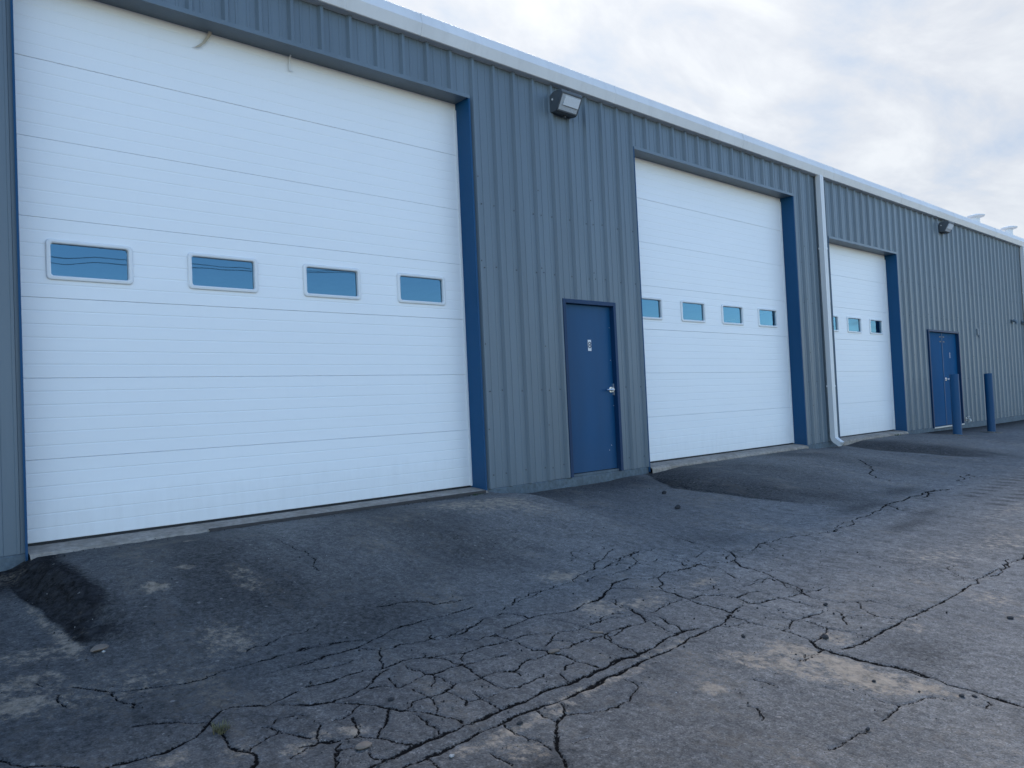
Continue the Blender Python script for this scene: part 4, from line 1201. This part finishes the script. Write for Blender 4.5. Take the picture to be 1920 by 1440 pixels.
# ------------------------------------------------------------------ fixtures on the wall
def wall_light(x0, z0, label):
    """wall pack: deep top, slanted prismatic lens facing out and down"""
    w, h = 0.355, 0.235
    yb = -0.034
    t = empty('wall_light', (x0+w/2, yb, z0))
    tag(t, label, 'wall light', 'wall lights under the eave')
    x1 = x0+w
    # side profile (y,z) of the housing
    prof = [(yb, z0+0.010), (yb-0.075, z0), (yb-0.098, z0+0.008), (yb-0.206, z0+h-0.036), (yb-0.206, z0+h-0.012), (yb-0.190, z0+h), (yb-0.060, z0+h+0.004), (yb, z0+h-0.030)]
    mb = MB()
    mb.extrude_x(prof, x0, x1)
    hs = fix_normals(mb.obj('housing', M['dark_housing'], t))
    # lens frame and lens follow the slanted front
    ax, az = yb-0.098, z0+0.008
    bx, bz = yb-0.206, z0+h-0.036
    L = math.hypot(bx-ax, bz-az)
    ty, tz = (bx-ax)/L, (bz-az)/L
    ny, nz = -tz, ty                           # outward normal (y,z)
    if ny > 0:
        ny, nz = -ny, -nz
    def P(x, s, o):
        return (x, ax+ty*s+ny*o, az+tz*s+nz*o)
    def slab(mb, xa, xb, sa, sb, oa, ob):
        vs = [P(x, s, o) for o in (oa, ob) for s in (sa, sb) for x in (xa, xb)]
        mb.add(vs, [(0, 2, 3, 1), (4, 5, 7, 6), (0, 1, 5, 4), (2, 6, 7, 3), (0, 4, 6, 2), (1, 3, 7, 5)])
    f = MB()
    slab(f, x0+0.004, x1-0.004, 0.004, 0.018, 0.0005, 0.012)
    slab(f, x0+0.004, x1-0.004, L-0.016, L-0.002, 0.0005, 0.012)
    slab(f, x0+0.004, x0+0.018, 0.0185, L-0.0165, 0.0005, 0.012)
    slab(f, x1-0.018, x1-0.004, 0.0185, L-0.0165, 0.0005, 0.012)
    fix_normals(f.obj('lens_frame', M['dark_housing'], t))
    l = MB()
    n = 16
    for i in range(n):                         # prismatic bars
        sa = 0.019+(L-0.036)*i/n
        sb = 0.019+(L-0.036)*(i+1)/n
        slab(l, x0+0.019, x1-0.019, sa, sb-0.0012, 0.0006, 0.006+0.0015*(i % 2))
    fix_normals(l.obj('lens', M['lens'], t))
    c = MB()
    slab(c, x0+0.070, x1-0.030, L*0.36, L-0.030, 0.0082, 0.020)
    fix_normals(c.obj('lens_bowl', M['lens_pale'], t))
    MB().lathe([(0.014, z0-0.022), (0.014, z0+0.004)], x0+w*0.62, yb-0.03, 12).obj('cable_gland', M['dark_housing'], t)
    s = MB()
    vs = []
    s.tube([(x0-0.006, yb-0.045, z0+0.15), (x0+0.002, yb-0.045, z0+0.15)], 0.012, 10)
    s.obj('photocell', M['sign_white'], t)
M['lens_pale'] = plain('frosted_glass', (0.60, 0.64, 0.68), 0.12, 0.0, 0.1, 60)
wall_light(6.575, 4.355, 'dark wall light with slanted glass lens, above the single blue door')
wall_light(19.17, 4.395, 'dark wall light with slanted glass lens, high above the blue double doors')

def small_wall_items():
    # grey vent box with louvres right of the double doors
    v = empty('wall_vent', (21.31, -0.034, 2.08))
    tag(v, 'small grey louvred vent on the wall right of the blue double doors', 'vent')
    MB().box(21.25, 21.37, -0.060, -0.034, 2.08, 2.24, 0.004).obj('box', M['wall'], v)
    for i in range(4):
        z = 2.10+0.036*i
        MB().add([(21.26, -0.062, z+0.018), (21.36, -0.062, z+0.018), (21.36, -0.074, z), (21.26, -0.074, z), (21.26, -0.062, z+0.014), (21.36, -0.062, z+0.014), (21.36, -0.073, z-0.003), (21.26, -0.073, z-0.003)],
                 [(0, 1, 2, 3), (7, 6, 5, 4), (3, 2, 6, 7), (0, 3, 7, 4), (1, 5, 6, 2)]).obj('louvre', M['wall'], v)
    MB().tube([(21.31, -0.05, 2.08), (21.31, -0.055, 2.05), (21.31, -0.085, 2.035)], 0.016, 10).obj('outlet', M['wall'], v)
    for x, lb in ((24.22, 'small grey hooded pipe outlet high on the wall, left of the far downspout'), (25.16, 'small grey hooded pipe outlet tight beside the far white downspout')):
        h = empty('hooded_outlet', (x, -0.03, 2.48))
        tag(h, lb, 'pipe outlet', 'hooded outlets near the far downspout')
        MB().disc_y(x, 2.55, 0.055, -0.045, -0.031, 16).obj('flange', M['wall'], h)
        MB().tube([(x, -0.045, 2.555), (x, -0.09, 2.550), (x, -0.125, 2.525), (x, -0.135, 2.475)], [0.038, 0.038, 0.038, 0.040], 12).obj('spout', M['wall'], h)
    # hose tap low beside the double doors
    t = empty('hose_tap', (20.16, -0.034, -0.02))
    tag(t, 'small hose tap low on the wall at the right foot of the double doors', 'tap')
    MB().disc_y(20.16, 0.06, 0.040, -0.042, -0.033, 16).obj('flange', M['alu'], t)
    MB().tube([(20.16, -0.04, 0.06), (20.16, -0.10, 0.06), (20.16, -0.125, 0.045), (20.16, -0.13, 0.005)], [0.016, 0.016, 0.017, 0.015], 10).obj('spout', M['alu'], t)
    hw = MB()
    hw.tube([(20.16, -0.085, 0.07), (20.16, -0.09, 0.115)], 0.006, 8)
    hw.lathe([(0.028, 0.114), (0.030, 0.118), (0.028, 0.123)], 20.16, -0.09, 14)
    hw.obj('hand_wheel', M['alu'], t)
small_wall_items()

def straps():
    for pts, lb in (([(2.575, 0.150, 4.262), (2.570, 0.175, 4.215), (2.520, 0.178, 4.135), (2.468, 0.180, 4.085), (2.440, 0.178, 4.072)], 'frayed beige strap hanging slantwise over the top of the largest door'),
                    ([(3.325, 0.150, 4.262), (3.322, 0.178, 4.215), (3.318, 0.182, 4.150), (3.322, 0.180, 4.105), (3.345, 0.176, 4.098)], 'short pale cord hanging straight from the header of the largest door')):
        mb = MB()
        w = 0.017 if 'beige' in lb else 0.008
        vs, fs = [], []
        for i, (x, y, z) in enumerate(pts):
            ww = w*(1.0 if i < 3 else 1.35)
            vs += [(x-ww, y, z-ww*0.3), (x+ww, y, z+ww*0.3), (x+ww, y-0.004, z+ww*0.3), (x-ww, y-0.004, z-ww*0.3)]
        for i in range(len(pts)-1):
            for q in range(4):
                q2 = (q+1) % 4
                fs.append((i*4+q, i*4+q2, (i+1)*4+q2, (i+1)*4+q))
        fs += [(3, 2, 1, 0), tuple(range(len(vs)-4, len(vs)))]
        o = fix_normals(mesh_obj('strap', vs, fs, M['tape'] if 'beige' in lb else M['frame_white']))
        tag(o, lb, 'strap')
straps()

# ------------------------------------------------------------------ bollards
def gz(x, y):
    return float(ground_height(np.array([float(x)]), np.array([float(y)]))[0])

def bollard(x, y, top, label):
    z = gz(x, y)
    t = empty('bollard', (x, y, z))
    tag(t, label, 'bollard', 'blue bollards by the double doors')
    MB().lathe([(0.082, z-0.2), (0.082, top-0.012), (0.078, top-0.003), (0.060, top), (0.0, top+0.002)], x, y, 28, False, True).obj('post', M['navy'], t, smooth=False)
    rr = random.Random(int(x*10))
    seg = 26
    vs, fs = [], []
    rad = [0.20*(1+rr.uniform(-.18, .18)) for _ in range(seg)]
    for k_, (f, dz) in enumerate(((1.0, -0.02), (0.94, 0.016), (0.42, 0.028))):
        for i in range(seg):
            a = 2*math.pi*i/seg
            px, py = x+rad[i]*f*math.cos(a), y+rad[i]*f*math.sin(a)
            vs.append((px, py, gz(px, py)+dz))
    for j in range(2):
        for i in range(seg):
            i2 = (i+1) % seg
            fs.append((j*seg+i, j*seg+i2, (j+1)*seg+i2, (j+1)*seg+i))
    mesh_obj('footing', vs, fs, M['collar'], t)
bollard(16.77, -0.94, 1.085, 'navy blue steel bollard nearer the white doors, in front of the double doors')
bollard(19.13, -0.85, 1.095, 'navy blue steel bollard farther along the wall, right of the double doors')

# ------------------------------------------------------------------ loose stones, gravel, weeds
def stone(name, x, y, sx, sy, sz, mat, label, cat, seed, group=None, rot=0.0):
    rr = random.Random(seed)
    bm = bmesh.new()
    bmesh.ops.create_icosphere(bm, subdivisions=2, radius=1.0)
    offs = [Vector((rr.uniform(-1, 1), rr.uniform(-1, 1), rr.uniform(-1, 1))).normalized() for _ in range(9)]
    cut = [rr.uniform(0.62, 0.9) for _ in offs]
    for v in bm.verts:
        for n, c in zip(offs, cut):                    # broken flat facets
            d = v.co.dot(n)
            if d > c:
                v.co -= n*(d-c)
        v.co *= rr.uniform(0.95, 1.05)
        v.co = Vector((v.co.x*sx, v.co.y*sy, v.co.z*sz))
    me = D.meshes.new(name)
    bm.to_mesh(me)
    bm.free()
    me.materials.append(mat)
    o = D.objects.new(name, me)
    COL.objects.link(o)
    o.location = (x, y, gz(x, y)+sz*0.55)
    o.rotation_euler = (rr.uniform(-.08, .08), rr.uniform(-.08, .08), rot)
    tag(o, label, cat, group)
    return o

ST = [
 ('flat_stone', 1.035, -2.04, .062, .043, .014, 'stone', 'flat tan stone lying at the foot of the left ramp edge', 'stone', 0.7),
 ('flat_stone', 1.54, -3.77, .040, .028, .013, 'stone', 'flat brown stone among cracks near the bottom edge of the picture', 'stone', 0.2),
 ('flat_stone', 2.78, -3.57, .034, .020, .010, 'stone', 'thin tan stone lying across a crack junction in the crazed asphalt', 'stone', -0.5),
 ('flat_stone', 3.16, -3.52, .040, .014, .008, 'stone', 'narrow brown sliver of stone beside a long crack in the crazed asphalt', 'stone', -0.75),
 ('asphalt_chunk', 6.46, -1.68, .040, .034, .026, 'chunk', 'black asphalt chunk on the smooth patch, farther from the single blue door', 'chunk', 0.3),
 ('asphalt_chunk', 7.07, -1.06, .034, .030, .022, 'chunk', 'black asphalt chunk on the smooth patch, nearer the wall', 'chunk', 0.9),
 ('asphalt_chunk', 4.06, -4.38, .030, .018, .014, 'chunk', 'black asphalt chunk at the inner corner of the two long pavement seams', 'chunk', -0.4),
 ('asphalt_chunk', 5.20, -4.95, .022, .018, .014, 'chunk', 'lone black asphalt chunk on the patch by the right edge of the picture', 'chunk', 0.1),
 ('asphalt_chunk', 3.73, -4.08, .014, .012, .010, 'chunk', 'small black crumb on bare asphalt left of the pale dust streak', 'chunk', 0.4),
 ('asphalt_chunk', 3.82, -5.13, .016, .012, .009, 'chunk', 'left one of two small black crumbs side by side below the right seam', 'chunk', 0.4),
 ('asphalt_chunk', 3.86, -5.17, .015, .011, .008, 'chunk', 'right one of two small black crumbs side by side below the right seam', 'chunk', 0.9),
 ('asphalt_chunk', 3.68, -4.80, .013, .010, .007, 'chunk', 'small black crumb lying on the pale dust streak', 'chunk', 0.2),
 ('asphalt_chunk', 2.70, -3.20, .014, .012, .010, 'chunk', 'black crumb in the crazed asphalt in front of the largest door', 'chunk', 0.6),
 ('asphalt_chunk', 1.84, -3.50, .018, .014, .009, 'chunk', 'black crumb just above the double crack at lower left of center', 'chunk', 0.2),
 ('asphalt_chunk', 2.12, -4.03, .017, .011, .008, 'chunk', 'black crumb below the long double seam near the bottom center', 'chunk', -0.3),
 ('asphalt_chunk', 3.17, -4.99, .011, .010, .008, 'chunk', 'tiny black crumb alone on bare asphalt at the lower right', 'chunk', 0.5),
 ('asphalt_chunk', 4.60, -4.12, .022, .016, .012, 'chunk', 'black chunk in the crazed asphalt just above the inner seam corner', 'chunk', 0.2),
 ('pale_stone', 1.75, -4.05, .016, .010, .006, 'palestone', 'small white stone chip below the double seam near the bottom edge', 'stone', 0.4),
]
for i, (nm, x, y, sx, sy, sz, mt, lb, ct, rt) in enumerate(ST):
    stone(nm, x, y, sx, sy, sz, M[mt], lb, ct, 40+i, 'loose stones on the asphalt' if ct == 'stone' else 'loose asphalt chunks', rt)

def gravel():
    rr = np.random.default_rng(12)
    pts = []
    # crumbs gather in the crazed belt, along the cracks and at the wall foot
    for _ in range(650):
        w, p = CRACKS[rr.integers(len(CRACKS))]
        i = rr.integers(len(p)-1)
        t = rr.random()
        pts.append((p[i][0]*(1-t)+p[i+1][0]*t+rr.normal(0, .06), p[i][1]*(1-t)+p[i+1][1]*t+rr.normal(0, .05)))
    for _ in range(350):
        pts.append((rr.uniform(2.4, 6.0), rr.normal(-3.6, .45)))
    for _ in range(350):
        pts.append((rr.uniform(0.4, 9.0), rr.uniform(-5.4, -0.5)))
    for _ in range(130):
        pts.append((rr.uniform(1.1, 5.3), rr.normal(-.15, .05)))
    for _ in range(120):
        pts.append((rr.normal(1.0, .12), rr.uniform(-2.2, -.2)))
    P = np.array(pts)
    z = ground_height(P[:, 0], P[:, 1])
    vs, fs = [], []
    for (x, y), zz in zip(P, z):
        s = min(0.010, 0.0022+rr.exponential(0.0016))
        a = rr.random()*6.28
        ca, sa = math.cos(a), math.sin(a)
        b = len(vs)
        for dx, dy, dz in ((1, 0, .1), (0, .8, 0), (-1.1, 0, -.1), (0, -.7, .1), (0.1, 0.1, .8), (0, 0, -.8)):
            j = 1+rr.uniform(-.25, .25)
            vs.append((x+(dx*ca-dy*sa)*s*j, y+(dx*sa+dy*ca)*s*j, zz+s*0.5+dz*s*j))
        fs += [tuple(b+i for i in f) for f in ((0, 1, 4), (1, 2, 4), (2, 3, 4), (3, 0, 4), (1, 0, 5), (2, 1, 5), (3, 2, 5), (0, 3, 5))]
    o = mesh_obj('gravel', vs, fs, M['grit'])
    tag(o, 'fine crumbs of asphalt and grit scattered over the cracked paving', 'gravel', kind='stuff')

def grit_mat():
    m, k = new_mat('asphalt_grit')
    v = k.n('ShaderNodeTexVoronoi', None, Vector=pos(k), Scale=9.0)
    c = k.n('ShaderNodeSeparateColor', None, Color=v.outputs['Color']).outputs[0]
    col = k.ramp(c, [(0.0, (0.014, 0.014, 0.015)), (0.66, (0.03, 0.029, 0.028)), (0.80, (0.10, 0.09, 0.078)), (0.96, (0.36, 0.35, 0.33))], 'CONSTANT')
    finish(k, col, 0.9)
    return m
M['grit'] = grit_mat()
gravel()

def weed(x, y, n, h, spread, mat, label, seed, flat=0.3):
    rr = random.Random(seed)
    t = empty('weed_tuft', (x, y, gz(x, y)))
    tag(t, label, 'weed', 'weeds growing in the paving joints')
    vs, fs = [], []
    for _ in range(n):
        a = rr.uniform(0, 6.28)
        r0 = rr.uniform(0, spread*0.45)
        bx, by = x+r0*math.cos(a)*1.3, y+r0*math.sin(a)*0.8
        bz = gz(bx, by)-0.004
        L = h*rr.uniform(0.5, 1.15)
        lean = rr.uniform(0.3, 1.6)
        w = 0.0022
        a2 = a+rr.uniform(-.7, .7)
        px, py = math.cos(a2), math.sin(a2)
        b0 = len(vs)
        for s, ww in ((0, 1), (.5, .9), (.8, .6), (1, .12)):
            hor = lean*L*s*s*flat*2
            q = Vector((bx+px*hor, by+py*hor, bz+L*s*(1-0.3*s*lean*0.6)))
            vs += [(q.x-py*w*ww, q.y+px*w*ww, q.z), (q.x+py*w*ww, q.y-px*w*ww, q.z)]
        for j in range(3):
            fs.append((b0+2*j, b0+2*j+1, b0+2*j+3, b0+2*j+2))
    mesh_obj('blades', vs, fs, mat, t)
weed(1.17, -3.29, 60, 0.040, 0.07, M['dry_grass'], 'yellowish dry weed tuft sprouting from a crack at lower left', 1)
weed(5.10, -0.115, 70, 0.030, 0.16, M['green_weed'], 'low green weeds at the right end of the largest door sill', 2)
weed(15.95, -0.10, 60, 0.05, 0.25, M['green_weed'], 'low green weeds along the sill of the smallest white door', 3)

# ------------------------------------------------------------------ overhead cables across the yard, seen mirrored in the panes
def cable(y, z0, slope, sag, x0, x1, r, label):
    pts = []
    n = 60
    for i in range(n+1):
        t = i/n
        x = x0+(x1-x0)*t
        pts.append((x, y, z0+slope*(x-8.4)-sag*(1-(2*t-1)**2)))
    o = MB().tube(pts, r, 6).obj('overhead_cable', M['wire'])
    tag(o, label, 'cable', 'overhead cables mirrored in the window panes')
cable(-28.0, 8.6, 0.045, 1.1, -18, 46, 0.014, 'lower dark overhead cable mirrored in the panes of the largest door')
cable(-29.5, 9.6, 0.030, 1.6, -18, 46, 0.014, 'upper dark overhead cable mirrored along the top of the first panes')
